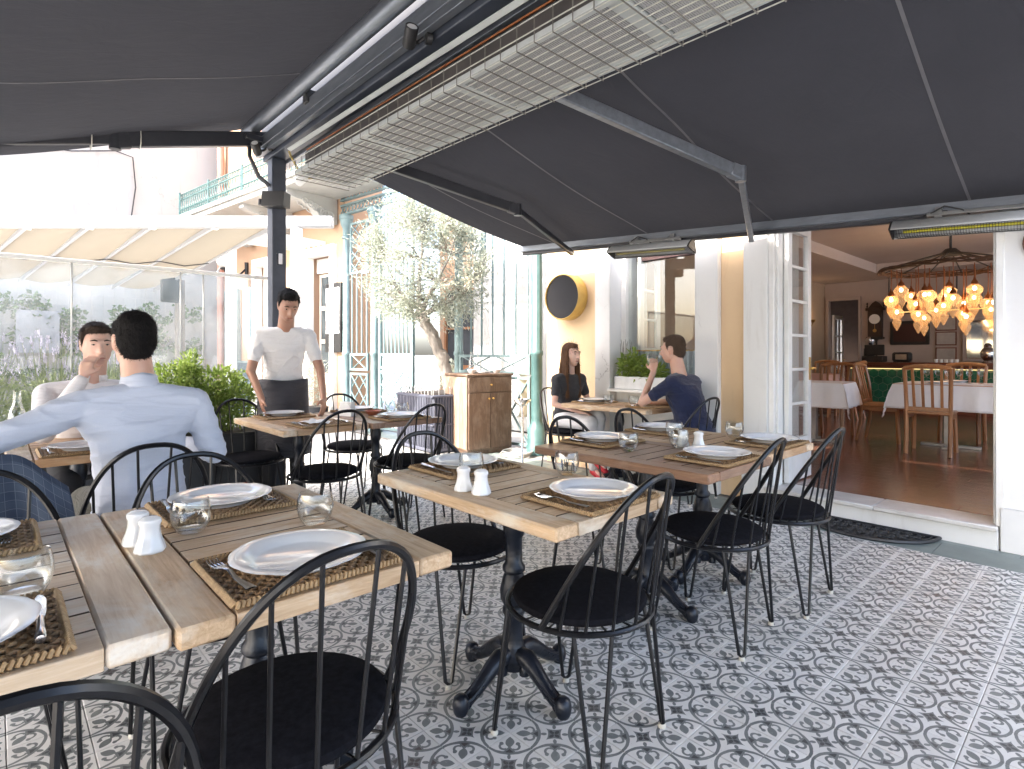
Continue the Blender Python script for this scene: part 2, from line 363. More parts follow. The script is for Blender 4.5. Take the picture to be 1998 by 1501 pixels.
# ------------------------------------------------------------------ patterned cement tile
def tile_mat():
    m, nt, b = new_mat('patterned_cement_tile')
    uvn = nt.nodes.new('ShaderNodeUVMap'); sp = nt.nodes.new('ShaderNodeSeparateXYZ')
    wv = coords(nt, (1,1,1), True)
    nz = nt.nodes.new('ShaderNodeTexNoise'); nz.inputs['Scale'].default_value = 38; nt.links.new(wv, nz.inputs['Vector'])
    v1 = nt.nodes.new('ShaderNodeVectorMath'); v1.operation = 'SUBTRACT'; v1.inputs[1].default_value = (.5,.5,.5); nt.links.new(nz.outputs['Color'], v1.inputs[0])
    v2 = nt.nodes.new('ShaderNodeVectorMath'); v2.operation = 'SCALE'; v2.inputs['Scale'].default_value = .022; nt.links.new(v1.outputs[0], v2.inputs[0])
    v3 = nt.nodes.new('ShaderNodeVectorMath'); nt.links.new(uvn.outputs[0], v3.inputs[0]); nt.links.new(v2.outputs[0], v3.inputs[1])
    nt.links.new(v3.outputs[0], sp.inputs[0])
    F = lambda op, x, y=None, z=None: nmath(nt, op, x, y, z)
    a = F('ABSOLUTE', F('SUBTRACT', sp.outputs[0], .5)); bb = F('ABSOLUTE', F('SUBTRACT', sp.outputs[1], .5))
    s = F('MULTIPLY', F('ADD', a, bb), .70711); t = F('MULTIPLY', F('ABSOLUTE', F('SUBTRACT', a, bb)), .70711)
    d = F('SUBTRACT', .70711, s)
    sq = lambda x: F('MULTIPLY', x, x)
    rc = F('SQRT', F('ADD', sq(d), sq(t)))
    AND = lambda x, y: F('MULTIPLY', x, y); OR = lambda x, y: F('MAXIMUM', x, y)
    LT = lambda x, y: F('LESS_THAN', x, y); GT = lambda x, y: F('GREATER_THAN', x, y)
    def ell(x, x0, rx, y, y0, ry):
        return LT(F('ADD', sq(F('DIVIDE', F('SUBTRACT', x, x0), rx)), sq(F('DIVIDE', F('SUBTRACT', y, y0), ry))), 1.0)
    ring = AND(LT(rc, .492), GT(rc, F('MULTIPLY_ADD', F('DIVIDE', t, rc), .030, .428)))
    oval = ell(s, .170, .050, t, 0, .030)
    star = LT(F('ADD', F('POWER', a, .68), F('POWER', bb, .68)), .200**.68)
    petal = LT(t, F('MULTIPLY_ADD', sq(F('DIVIDE', F('SUBTRACT', d, .215), .125)), -.070, .070))
    ball = ell(d, .246, .036, t, .128, .034)
    rho = F('SQRT', F('ADD', sq(F('SUBTRACT', d, .312)), sq(F('SUBTRACT', t, .086))))
    arc = AND(LT(F('ABSOLUTE', F('SUBTRACT', rho, .068)), .020), AND(GT(t, .05), GT(F('ADD', d, t), .350)))
    base = AND(AND(LT(t, F('MULTIPLY_ADD', F('SUBTRACT', d, .32), .72, .014)), GT(d, .32)), LT(rc, .46))
    grey = OR(OR(OR(ring, oval), OR(star, petal)), OR(OR(ball, arc), base))
    mx = F('MAXIMUM', a, bb); mn = F('MINIMUM', a, bb)
    flower = ell(mx, .062, .046, mn, 0, .030)
    tri = AND(AND(LT(t, F('MULTIPLY', F('SUBTRACT', d, .365), .85)), GT(d, .365)), LT(rc, .447))
    dark = OR(flower, tri)
    n1 = nnoise(nt, wv, 1.3, 4); n2 = nnoise(nt, wv, 9, 5); n3 = nnoise(nt, wv, 160, 2)
    oi = nt.nodes.new('ShaderNodeObjectInfo')
    white = nmix(nt, ramp(nt, n2, .35, .75), (.70,.69,.67), (.63,.62,.595))
    white = nmix(nt, F('MULTIPLY', ramp(nt, n1, .5, .75), .5), white, (.60,.56,.50))
    gm = nt.nodes.new('ShaderNodeNewGeometry'); rnd = F('FRACT', F('ADD', oi.outputs['Random'], gm.outputs['Random Per Island']))
    white = nmix(nt, F('MULTIPLY', F('MULTIPLY', rnd, rnd), .30), white, (.47,.455,.42))
    gcol = nmix(nt, ramp(nt, n2, .3, .7), (.135,.148,.148), (.195,.208,.205))
    dcol = nmix(nt, ramp(nt, n2, .3, .7), (.045,.046,.050), (.080,.080,.085))
    c = nmix(nt, grey, white, gcol); c = nmix(nt, dark, c, dcol)
    ed = F('SUBTRACT', .5, F('MAXIMUM', a, bb))
    c = nmix(nt, F('MULTIPLY', F('MULTIPLY', LT(ed, F('MULTIPLY', n2, .022)), 1.0), .30), c, (.30,.28,.25))
    n4 = nnoise(nt, wv, 2.6, 7, .75); c = nmix(nt, F('MULTIPLY', ramp(nt, n4, .55, .80), .35), c, (.42,.39,.34))
    n5 = nnoise(nt, wv, .8, 3); c = nmix(nt, F('MULTIPLY', F('MULTIPLY', ramp(nt, n5, .55, .72), dark), .55), c, (.16,.07,.045))
    n6 = nnoise(nt, wv, 46, 6, .8); c = nmix(nt, F('MULTIPLY', F('MULTIPLY', GT(n6, .60), grey), .22), c, (.50,.49,.47))
    c = nmix(nt, F('MULTIPLY', GT(n3, .70), .35), c, (.22,.21,.20))
    nt.links.new(c, b.inputs['Base Color'])
    nt.links.new(F('MULTIPLY_ADD', n2, .30, .28), b.inputs['Roughness'])
    bump(nt, b, n2, .08, .003)
    return m
M['tile'] = tile_mat()
M['bed'] = mat('grey_grout_bed', (.22,.21,.20), .9, 0, (.15,.145,.14), 20, world=True)

# ground to the horizon and the terrace floor
g = MB(); g.add([(-600,-600,-.03),(600,-600,-.03),(600,600,-.03),(-600,600,-.03)], [(0,1,2,3)])
struct(g.build('ground', M['paving']))
X0, Y0, TS = -0.941, 2.027, 0.2
ix0, ix1, iy0, iy1 = -31, 13, -18, 11                 # tile range; the last row ends on the paving strip
fl = MB(); fl.box(X0+ix0*TS, X0+ix1*TS, Y0+iy0*TS, Y0+iy1*TS, -.026, -.0042)
floor = struct(fl.build('terrace_floor', M['bed']), 'terrace floor of grey and white patterned cement tiles')
def tile_mesh(mb, x, y, j=0.0):
    h = TS/2-.0009
    bvl = .0022
    vs = [(x-h,y-h,-.0042),(x+h,y-h,-.0042),(x+h,y+h,-.0042),(x-h,y+h,-.0042),
          (x-h,y-h,-.0012+j),(x+h,y-h,-.0012+j),(x+h,y+h,-.0012+j),(x-h,y+h,-.0012+j),
          (x-h+bvl,y-h+bvl,j),(x+h-bvl,y-h+bvl,j),(x+h-bvl,y+h-bvl,j),(x-h+bvl,y+h-bvl,j)]
    fs = [(8,9,10,11),(4,5,9,8),(5,6,10,9),(6,7,11,10),(7,4,8,11),(0,1,5,4),(1,2,6,5),(2,3,7,6),(3,0,4,7)]
    uv = [[((vs[i][0]-x)/TS+.5, (vs[i][1]-y)/TS+.5) for i in f] for f in fs]
    mb.add(vs, fs, None, 0, uv)
t1 = MB(); tile_mesh(t1, 0, 0); tile_me = t1.mesh('tile', M['tile'], True)
cells = []
cP, sP = cos(PHI), sin(PHI)
for i in range(ix0, ix1):
    for j in range(iy0, iy1):
        x = X0+(i+.5)*TS; y = Y0+(j+.5)*TS
        Xc = x*cP+y*sP; Zc = -x*sP+y*cP
        vis = Zc > .6 and abs(1097*Xc/Zc) < 1060 and 692+1097*1.2238/max(Zc,.1) < 1560
        cells.append((Zc if vis else 99+x*x+y*y, x, y, vis))
cells.sort()
near = [c for c in cells if c[3]][:300]; ns = set((c[1], c[2]) for c in near)
for (z, x, y, v) in near:
    link('tile', tile_me, floor, (x, y, random.uniform(-.0006,.0006)), (random.uniform(-.002,.002), random.uniform(-.002,.002), 0))
rest = MB()
for c in cells:
    if (c[1], c[2]) not in ns: tile_mesh(rest, c[1], c[2], random.uniform(-.0006,.0006))
o = rest.build('tile_field', M['tile'], floor, flat=True); o['kind'] = 'stuff'
# paving strip in front of the step, laid as slabs
st = MB(); st.box(-9, 3, Y0+iy1*TS+.001, 4.9, -.024, -.0065)
strip = struct(st.build('pavement_strip', M['bed']), 'grey paving strip along the foot of the facade')
sl1 = MB(); sl1.box(-.2985,.2985,-.148,.148,-.006,0,.002); slme = sl1.mesh('paving_slab', M['greytile'])
sl2 = MB(); sl2.box(-.2985,.2985,-.0425,.0425,-.006,0,.002); slme2 = sl2.mesh('paving_slab', M['greytile'])
for k in range(-13, 4):
    link('paving_slab', slme, strip, (k*.6+.1, Y0+iy1*TS+.152, 0)); link('paving_slab', slme2, strip, (k*.6-.12, Y0+iy1*TS+.346, 0))

# ------------------------------------------------------------------ the restaurant building
FY = 4.63
B = thing('restaurant_building', 'restaurant with cream walls, white pilasters and open glazed door', 'building', (-1.3, FY, 0))
def bp(name, mb, m, parent=B):
    o = mb.build(name, m, None); o.parent = parent
    if parent is B: o.location = (1.3, -FY, 0)
    return o
HT = 5.2
def pil(x0, x1, y0, y1, name='pilaster'):
    w = MB(); w.box(x0, x1, y0, y1, 0, HT, .004); return bp(name, w, M['white_paint'])
def wallbox(x0,x1,y0,y1,z0,z1,m,name='wall'):
    w = MB(); w.box(x0,x1,y0,y1,z0,z1); return bp(name, w, M[m])
wallbox(-4.50,-3.751,4.69,5.3,0,HT,'cream')
pil(-3.751,-3.558,FY,5.3)
wallbox(-3.557,-2.610,4.74,5.02,0,.84,'white_paint')
wallbox(-3.557,-2.610,4.72,5.3,2.62,HT,'white_paint')
pil(-2.609,-2.390,FY,5.3)
wallbox(-2.389,-2.164,4.69,5.3,0,HT,'cream')
pil(-2.163,-1.967,FY,5.3)
wallbox(-1.966,-.528,4.66,4.80,2.30,HT,'white_paint')
w = MB(); w.box(-2.2,.2,4.44,4.628,2.40,2.425,.004); bp('sun_block_ledge', w, M['white_paint'])  # unseen ledge added to keep a strip of sun out of the doorway
pil(-.527,.10,FY,5.3); pil(2.3,2.6,FY,5.3)
wallbox(.101,2.299,4.65,5.28,0,.95,'white_paint'); wallbox(.101,2.299,4.65,5.28,2.75,HT,'white_paint')
w = MB(); w.box(.101,2.299,4.86,4.866,.951,2.749); bp('window', w, M['pane'])
w = MB(); w.box(-.520,2.6,4.600,4.629,-.004,.27,.006); bp('plinth', w, M['white_paint'])
w = MB(); w.box(-2.170,-1.955,4.608,4.629,-.004,.25,.006); bp('plinth', w, M['white_paint'])
w = MB(); w.box(-4.50,-2.39,4.640,4.688,-.004,.20,.006); 
w2 = MB(); w2.box(-.545,-.500,4.612,4.659,.15,2.299,.006); w2.box(-.560,-.5275,4.664,4.76,.15,2.299,.004); bp('door_jamb', w2, M['white_gloss'])
# step with marble tread
w = MB(); w.box(-1.966,-.528,4.60,4.88,-.004,.118,.004); bp('step', w, M['white_paint'])
w = MB()
xs = [-1.966, -1.2, -.528]
for k in range(2): w.box(xs[k]+.001, xs[k+1]-.001, 4.572, 4.879, .119, .150, .006)
bp('tread', w, M['marble'])
# door jamb on the hinge side and the glazed leaf folded inwards
w = MB(); w.box(-1.966,-1.925,4.6605,4.80,.151,2.299,.004); w.box(-1.924,-1.905,4.70,4.79,.151,2.299,.003); bp('door_jamb', w, M['white_gloss'])
def glazed_leaf(x, y0, y1, z0, z1, rows, cols, parent, zpanel=.36, th=.042, name='door'):
    d = MB()
    d.box(x, x+th, y0, y0+.075, z0, z1, .004); d.box(x, x+th, y1-.075, y1, z0, z1, .004)
    d.box(x+.001, x+th-.001, y0+.0755, y1-.0755, z1-.09, z1, .004); d.box(x+.001, x+th-.001, y0+.0755, y1-.0755, z0, z0+zpanel, .004)
    D = bp(name, d, M['white_gloss'], parent)
    a, b_ = z0+zpanel, z1-.09; hh = (b_-a)/rows; ww = (y1-y0-.15)/cols
    for r in range(1, rows):
        q = MB(); q.box(x+.006, x+th-.006, y0+.075, y1-.075, a+r*hh-.013, a+r*hh+.013, .004); oo = q.build('muntin', M['white_gloss']); oo.parent = D
    for c_ in range(1, cols):
        q = MB(); q.box(x+.008, x+th-.008, y0+.075+c_*ww-.010, y0+.075+c_*ww+.010, a, b_, .003); oo = q.build('muntin', M['white_gloss']); oo.parent = D
    for r in range(rows):
        for c_ in range(cols):
            q = MB(); q.box(x+th/2-.002, x+th/2+.002, y0+.075+c_*ww+.011, y0+.075+(c_+1)*ww-.011, a+r*hh+.0135, a+(r+1)*hh-.0135)
            oo = q.build('pane', M['pane']); oo.parent = D
    q = MB(); q.tube([(x+th, y1-.04, 1.10), (x+th+.05, y1-.04, 1.10), (x+th+.055, y1-.13, 1.105)], .009, 8)
    q.box(x+th-.002, x+th+.005, y1-.06, y1-.02, 1.0, 1.2, .002)
    oo = q.build('handle', M['brass']); oo.parent = D
    return D
glazed_leaf(-1.905, 4.805, 5.30, .16, 2.34, 6, 1, B)
# window: outer frame, glass, cafe curtain, dark blind, and added white leaves standing in for reflections
w = MB()
w.box(-3.557,-3.50,4.82,4.93,.84,2.619,.004); w.box(-2.66,-2.611,4.82,4.93,.84,2.619,.004)
w.box(-3.499,-2.661,4.821,4.929,2.56,2.618,.004); w.box(-3.499,-2.661,4.821,4.929,.84,.90,.004)
WIN = bp('window', w, M['white_gloss'])
q = MB(); q.box(-3.499,-2.661,4.872,4.877,.901,2.559); o = q.build('pane', M['pane']); o.parent = WIN
q = MB(); q.box(-3.57,-2.60,4.60,4.825,.845,.875,.006); o = q.build('sill', M['white_gloss']); o.parent = WIN
def curt(u, v): return (-3.49+.82*u, 4.96+.012*sin(u*95)+.006*sin(u*41), .90+.36*v)
q = MB(); q.grid(curt, 160, 6); o = q.build('curtain', mat('blue_grey_cafe_curtain', (.42,.47,.50), .9, 0, (.36,.41,.44), 30)); o.parent = WIN
q = MB(); q.tube([(-3.50,4.96,1.262),(-2.66,4.96,1.262)], .008, 8); o = q.build('curtain_rod', M['brass']); o.parent = WIN
q = MB(); q.box(-3.49,-2.67,5.00,5.06,2.20,2.60,.004); o = q.build('blind', mat('brown_blind', (.06,.025,.025), .8)); o.parent = WIN
glazed_leaf(-3.46, 4.98, 5.36, .92, 2.3, 4, 1, WIN, .05, .035, 'reflection_leaf'); glazed_leaf(-2.78, 5.38, 5.9, .92, 2.3, 4, 2, WIN, .05, .035, 'reflection_leaf')

# ------------------------------------------------------------------ inside the restaurant
IFZ = .15
fb = MB(); fb.box(-4.5, 2.6, 4.881, 13.6, .10, .1375); ifl = struct(fb.build('restaurant_floor', M['barwood']), 'polished red-brown plank floor inside the restaurant')
pw, plen = .145, 1.45
pb = MB(); pb.box(-plen/2+.0012, plen/2-.0012, -pw/2+.0010, pw/2-.0010, -.012, 0, .0012); pme = pb.mesh('floorboard', M['floorwood'])
row = 0; y = 4.884+pw/2
while y < 13.5:
    off = (row*.53) % plen
    k = -2
    while -4.4+off+(k)*plen < 2.4:
        x = -4.4+off+k*plen
        if -4.6 < x-plen/2+.2 and x < 2.4: link('floorboard', pme, ifl, (x, y, .150))
        k += 1
    y += pw; row += 1
iw = MB(); iw.box(-4.62,-4.501,5.31,13.7,.10,2.95); bp('wall', iw, M['orange_in'])
iw = MB(); iw.box(-4.50,-4.42,13.601,13.72,.10,2.95); iw.box(-3.822,2.6,13.601,13.72,.10,2.95); iw.box(-4.42,-3.823,13.602,13.719,2.40,2.95); bp('wall', iw, M['plaster_in'])
iw = MB(); iw.box(2.601,2.7,5.31,13.7,.1,.80); iw.box(2.601,2.7,5.31,13.7,2.70,2.95)
for k in range(4): iw.box(2.602,2.699,5.31+k*2.65,5.75+k*2.65,.801,2.699)
bp('wall', iw, M['plaster_in'])
ic = MB(); ic.box(-4.62,2.7,4.9,13.72,2.951,3.05); ic.box(-4.5,-3.2,5.31,13.6,2.78,2.950); ic.box(-3.19,2.6,12.4,13.6,2.78,2.949); bp('ceiling', ic, M['ceil_in'])
# dim back room behind the doorway
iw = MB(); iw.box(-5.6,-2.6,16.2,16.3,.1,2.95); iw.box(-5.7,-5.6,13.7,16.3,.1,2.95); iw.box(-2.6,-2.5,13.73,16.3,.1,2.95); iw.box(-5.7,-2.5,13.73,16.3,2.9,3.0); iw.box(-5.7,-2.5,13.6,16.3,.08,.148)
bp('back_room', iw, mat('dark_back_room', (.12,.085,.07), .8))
bwd = MB(); bwd.box(-4.46,-4.415,13.55,13.60,.15,2.44,.004); bwd.box(-3.83,-3.785,13.55,13.60,.15,2.44,.004); bwd.box(-4.46,-3.785,13.551,13.599,2.395,2.46,.004); bp('doorway_trim', bwd, M['plaster_in'])
glazed_leaf(-4.40, 13.75, 14.35, .16, 2.1, 4, 2, B)

# ------------------------------------------------------------------ neighbouring building in its own slightly turned frame
LO = Vector((-4.9, 4.9, 0)); LD = Vector((-.99, -.141, 0)).normalized(); LN = Vector((-.141, .99, 0)).normalized()
def L(t, n, z): return tuple(LO+LD*t+LN*n+Vector((0,0,z)))
LM = Matrix(((LD.x, LN.x, 0, LO.x), (LD.y, LN.y, 0, LO.y), (0,0,1,0), (0,0,0,1)))   # left-handed, only for points
def lbox(mb, t0, t1, n0, n1, z0, z1, b=0, mi=0):
    k = MB(); k.box(t0,t1,n0,n1,z0,z1,b)
    mb.add([tuple(LM @ Vector(p)) for p in k.v], [tuple(reversed(f)) for f in k.f], None, mi); return mb
def ltube(mb, pts, r, n=8, closed=False): return mb.tube([L(*p) for p in pts], r, n, closed)
NB = thing('neighbour_building', 'sunlit peach rendered house with iron balcony beyond the portico', 'building', L(6.2, 0, 0))
def np_(name, mb, m, parent=None):
    o = mb.build(name, m); o.parent = parent or NB
    if parent is None: o.location = tuple(-Vector(L(6.2,0,0)))
    return o
w = MB(); lbox(w, 4.02, 4.36, .02, .8, 0, 8); lbox(w, 5.15, 6.62, .02, .8, 0, 8); lbox(w, 7.07, 8.75, .02, .8, 0, 8)
lbox(w, 4.36, 5.15, .02, .8, 2.98, 8); lbox(w, 6.62, 7.07, .02, .8, 3.0, 8)
np_('wall', w, M['peach'])
w = MB(); lbox(w, 2.45, 4.02, 2.2, 2.8, 0, 8); np_('wall', w, M['peach'])
w = MB(); lbox(w, -.2, 2.45, 1.5, 1.8, 0, 6); np_('wall', w, M['alley'])
for (a, b_, zt) in ((4.36, 5.15, 2.98), (6.62, 7.07, 3.0)):
    w = MB(); lbox(w, a-.10, a+.04, -.05, .10, 0, zt+.14, .006); lbox(w, b_-.04, b_+.10, -.05, .10, 0, zt+.14, .006); lbox(w, a+.041, b_-.041, -.049, .099, zt-.02, zt+.139, .006)
    D = np_('door', w, M['white_gloss'])
    q = MB(); lbox(q, a+.05, b_-.05, .20, .25, .02, zt-.30, .004); o = q.build('door_panel', mat('cream_door_paint', (.66,.58,.48), .5)); o.parent = D
    for r in range(3):
        q = MB(); lbox(q, a+.14, b_-.14, .185, .199, .9+r*.6, 1.42+r*.6); o = q.build('pane', mat('dark_door_pane', (.05,.06,.065), .08)); o.parent = D
    q = MB(); lbox(q, a+.05, b_-.05, .15, .20, zt-.29, zt-.03, .004); o = q.build('transom', M['white_gloss']); o.parent = D
# window behind the portico with brown frame
w = MB(); lbox(w, 2.95, 3.0, 2.10, 2.19, .95, 2.5); lbox(w, 3.75, 3.8, 2.10, 2.19, .95, 2.5); lbox(w, 3.0, 3.75, 2.101, 2.189, .95, 1.02); lbox(w, 3.0, 3.75, 2.101, 2.189, 2.43, 2.5); lbox(w, 3.35, 3.40, 2.11, 2.18, 1.02, 2.43); lbox(w, 3.0, 3.75, 2.112, 2.178, 1.70, 1.74)
WB = np_('window', w, wood('brown_window_wood', (.17,.07,.03), (.26,.12,.05), (.3,.16,.08), 'z'))
q = MB(); lbox(q, 3.0, 3.75, 2.15, 2.16, 1.02, 2.43); o = q.build('pane', mat('dark_glass', (.05,.06,.07), .08)); o.parent = WB
# drain pipe
w = MB(); ltube(w, [(8.45,-.10,0),(8.45,-.10,8)], .07, 12)
for z in (.8, 2.4, 3.6, 5): ltube(w, [(8.45,-.10,z),(8.45,-.10,z+.06)], .085, 12)
np_('drain_pipe', w, mat('rusty_pink_pipe', (.42,.22,.17), .6))
# balcony: slab, consoles, railing
w = MB(); lbox(w, 2.9, 8.4, -.98, .0, 3.86, 4.00, .01); lbox(w, 2.86, 8.44, -1.02, .01, 3.955, 4.03, .01)
BAL = np_('balcony', w, M['balcony_white'])
for t in (4.3, 5.75, 7.2):
    q = MB()
    prof = [(0,3.86),(-.92,3.86),(-.92,3.80),(-.80,3.74),(-.62,3.72),(-.46,3.66),(-.34,3.52),(-.22,3.42),(-.10,3.40),(0,3.44)]
    k = MB(); k.prism(prof, 0, .16)
    q.add([L(t-.08+p[2], p[0], p[1]) for p in k.v], k.f)
    for s_ in (-.085, .085):
        for a in range(6):
            pts = []
            c0 = (-.15-.09*a, 3.55+.035*a); rr = .085-.008*a
            for u in range(13): pts.append((t+s_, c0[0]+rr*cos(u*pi/6), c0[1]+rr*sin(u*pi/6)))
            ltube(q, pts[:-1], .012, 5, True)
    o = q.build('console', M['balcony_white']); o.parent = BAL
q = MB()
for z in (4.07, 4.16, 4.36, 4.46): ltube(q, [(2.9,-.95,z),(8.38,-.95,z)], .014, 6)
for k in range(55):
    t = 2.92+k*.0998
    ltube(q, [(t,-.95,4.03),(t,-.95,4.46)], .008, 5)
    ltube(q, [(t+.05+.035*cos(a),-.95,4.26+.08*sin(a)) for a in [2*pi*u/8 for u in range(8)]], .006, 4, True)
    ltube(q, [(t+.05+.03*cos(a),-.95,4.41+.03*sin(a)) for a in [2*pi*u/6 for u in range(6)]], .006, 4, True)
    ltube(q, [(t+.05+.03*cos(a),-.95,4.115+.03*sin(a)) for a in [2*pi*u/6 for u in range(6)]], .006, 4, True)
for k in range(5): ltube(q, [(2.95+k*1.35,-.95,4.03),(2.95+k*1.35,-.95,4.52)], .022, 8)
o = q.build('railing', M['dark_teal']); o.parent = BAL

# ------------------------------------------------------------------ iron portico
PO = thing('iron_portico', 'teal painted cast iron portico with lattice panels behind the olive tree', 'portico', L(1.9, 0, 0))
def pp(name, mb, m='teal', parent=None):
    o = mb.build(name, M[m]); o.parent = parent or PO
    if parent is None: o.location = tuple(-Vector(L(1.9,0,0)))
    return o
def column(t, n, h, r=.062, m='teal'):
    q = MB(); T = Tr(*L(t, n, 0))
    pr = [(0,0),(.13,0),(.13,.10),(.115,.12),(.115,.30),(.095,.33),(.085,.36),(.075,.38),(r,.42),(r*1.0,1.2),(r*1.15,1.22),(r*1.15,1.26),(r,1.28),(r*.92,h-.40),(r*1.2,h-.39),(r*1.2,h-.36),(r*.95,h-.34),(r*1.0,h-.22),(r*1.5,h-.16),(r*1.7,h-.08),(r*1.9,h-.07),(r*1.9,h),(0,h)]
    q.lathe(pr, 32, T, 0, lambda a, z, rr: 1-.09*(cos(a*10)**2) if .42 <= z <= h-.40 and rr < r*1.1 else 1)
    return pp('column', q, m)
for t in (3.96, 3.2): column(t, 0, 3.55)
column(-.02, 0, 3.55, .07, 'dark_teal'); column(1.47, .15, 3.55)
# entablature: two pierced rails
for z0, z1 in ((3.56, 3.74), (3.80, 3.98)):
    q = MB(); lbox(q, -.1, 4.1, -.03, .03, z0, z0+.03); lbox(q, -.1, 4.1, -.03, .03, z1-.03, z1)
    for k in range(44):
        t = -.06+k*.095; a, b_ = z0+.03, z1-.03
        for s_ in (0, 1): q.bar(L(t, -.002+.004*s_, a if s_ else b_), L(t+.09, -.002+.004*s_, b_ if s_ else a), .018, .012)
    pp('frieze', q)
q = MB(); lbox(q, -.15, 4.15, -.10, .10, 4.0, 4.10, .01); pp('cornice', q)
def lattice(t0, t1, z0, z1, n=0, nx=3, w=.022, diag=True, name='lattice_panel', m='teal'):
    q = MB(); lbox(q, t0, t0+.035, n-.018, n+.018, z0, z1); lbox(q, t1-.035, t1, n-.018, n+.018, z0, z1)
    lbox(q, t0+.035, t1-.035, n-.017, n+.017, z0, z0+.035); lbox(q, t0+.035, t1-.035, n-.017, n+.017, z1-.035, z1)
    P_ = pp(name, q, m)
    W_ = (t1-t0)/nx; H_ = z1-z0; ny = max(1, round(H_/W_)); hh = H_/ny
    for i in range(nx):
        for j in range(ny):
            for s_ in (0, 1):
                k = MB(); k.bar(L(t0+i*W_, n-.008+.016*s_, z0+(j+s_)*hh), L(t0+(i+1)*W_, n-.008+.016*s_, z0+(j+1-s_)*hh), w, .012)
                o = k.build('slat', M[m]); o.parent = P_
    return P_
def bars(t0, t1, z0, z1, n, step, m='teal'):
    k = int((t1-t0)/step)
    for i in range(k+1):
        q = MB(); t = t0+(t1-t0)*i/max(1,k); ltube(q, [(t,n,z0),(t,n,z1)], .0135, 6); pp('bar', q, m)
lattice(3.36, 3.84, .10, .92, 0, 2); lattice(3.36, 3.84, .96, 1.24, 0, 1); bars(3.40, 3.80, 1.24, 2.55, 0, .13); lattice(3.36, 3.84, 2.55, 3.4, 0, 2)
lattice(2.28, 3.05, .05, .98, 0, 4); lattice(2.28, 3.05, 1.0, 1.24, 0, 2); bars(2.32, 3.05, 1.24, 3.5, 0, .085); 
lattice(.14, 1.38, .06, .94, .08, 2, .034); lattice(.14, 1.38, .97, 1.22, .08, 2, .03); bars(.18, 1.36, 1.22, 3.5, .08, .195); lattice(.9, 1.38, 2.6, 3.4, .08, 2)
for t in (2.28, 3.05):
    q = MB(); lbox(q, t-.025, t+.025, -.025, .025, 0, 3.55, .003); pp('post', q)

# ------------------------------------------------------------------ far end wall and more street
FW = thing('courtyard_wall', 'tall old white rendered wall closing the courtyard', 'wall', L(9.2, -4, 0))
w = MB()
poly = [(-11,0),(.4,0),(.4,9),(-1.0,9),(-1.1,6.2),(-2.2,5.7),(-4.0,5.6),(-5.5,6.4),(-7.5,7.2),(-11,7.6)]
k = MB(); k.prism(poly, 0, .35); w.add([L(9.0+p[2], p[0], p[1]) for p in k.v], [tuple(reversed(f)) for f in k.f])
o = w.build('wall', M['far_white']); o.parent = FW; o.location = tuple(-Vector(L(9.2,-4,0)))
w = MB(); lbox(w, 8.9, 8.995, -3.2, -.3, 6.55, 6.68, .01); o = w.build('ledge', M['white_paint']); o.parent = FW; o.location = tuple(-Vector(L(9.2,-4,0)))
w = MB(); ltube(w, [(8.96,-5.4,5.3),(8.95,-4.5,5.0),(8.95,-3.6,4.95),(8.95,-2.6,5.05),(8.95,-1.9,5.25),(8.95,-1.6,5.2),(8.95,-1.55,4.6),(8.95,-1.65,3.8)], .012, 5)
o = w.build('cable', M['black']); o.parent = FW; o.location = tuple(-Vector(L(9.2,-4,0)))
# ------------------------------------------------------------------ awnings, their frame and the heaters
def fabric_mat():
    m, nt, b = new_mat('charcoal_awning_fabric'); out = nt.nodes['Material Output']
    v = coords(nt, (1,1,1), True)
    n1 = nnoise(nt, v, 1.2, 5); n2 = nnoise(nt, v, 500, 2)
    c = nmix(nt, ramp(nt, n1, .35, .7), (.0165,.0182,.0240), (.0225,.0245,.0310))
    nt.links.new(c, b.inputs['Base Color']); b.inputs['Roughness'].default_value = .9; b.inputs['Specular IOR Level'].default_value = .12
    v2 = coords(nt, (1.6,.7,1), True); bump(nt, b, nmath(nt, 'ADD', nmath(nt, 'MULTIPLY', n2, .02), nnoise(nt, v2, 5, 5, .6, 1.5)), .35, .02)
    t = nt.nodes.new('ShaderNodeBsdfTranslucent'); t.inputs[0].default_value = (.09,.09,.10,1)
    mx = nt.nodes.new('ShaderNodeMixShader'); mx.inputs[0].default_value = .035
    nt.links.new(b.outputs[0], mx.inputs[1]); nt.links.new(t.outputs[0], mx.inputs[2]); nt.links.new(mx.outputs[0], out.inputs[0])
    return m
M['awn'] = fabric_mat()
M['seam'] = mat('awning_seam', (.10,.10,.11), .8)
AF = thing('awning_support', 'dark blue-grey steel post and beam carrying both awnings', 'support', (-4.92, 1.783, 0))
def ap(name, mb, m, parent=None, root=None):
    root = root or AF
    o = mb.build(name, M[m] if isinstance(m, str) else m); o.parent = parent or root
    if parent is None: o.location = tuple(-Vector(root.location))
    return o
q = MB(); q.box(-4.98,-4.86,1.724,1.842,0,2.89,.006); q.box(-5.04,-4.80,1.66,1.90,0,.012,.003); ap('post', q, 'frame')
q = MB(); q.box(-5.06,3.0,1.716,1.848,2.893,3.02,.006); ap('beam', q, 'frame')
q = MB(); q.box(-5.08,3.0,1.65,1.71,2.97,3.06,.004); q.box(-5.08,3.0,1.656,1.704,2.923,2.969,.003); ap('rail', q, 'alu')
q = MB(); q.box(-5.08,3.0,1.862,1.932,2.875,2.935,.004); ap('rail', q, 'alu')
q = MB(); q.box(-5.06,3.0,1.70,1.94,3.043,3.235,.006); ap('cassette', q, 'black')
for x in (-3.96, -2.1, -.24):
    q = MB(); q.box(x-.035,x+.035,1.63,1.97,3.022,3.115,.004); ap('bracket', q, 'black')
q = MB()
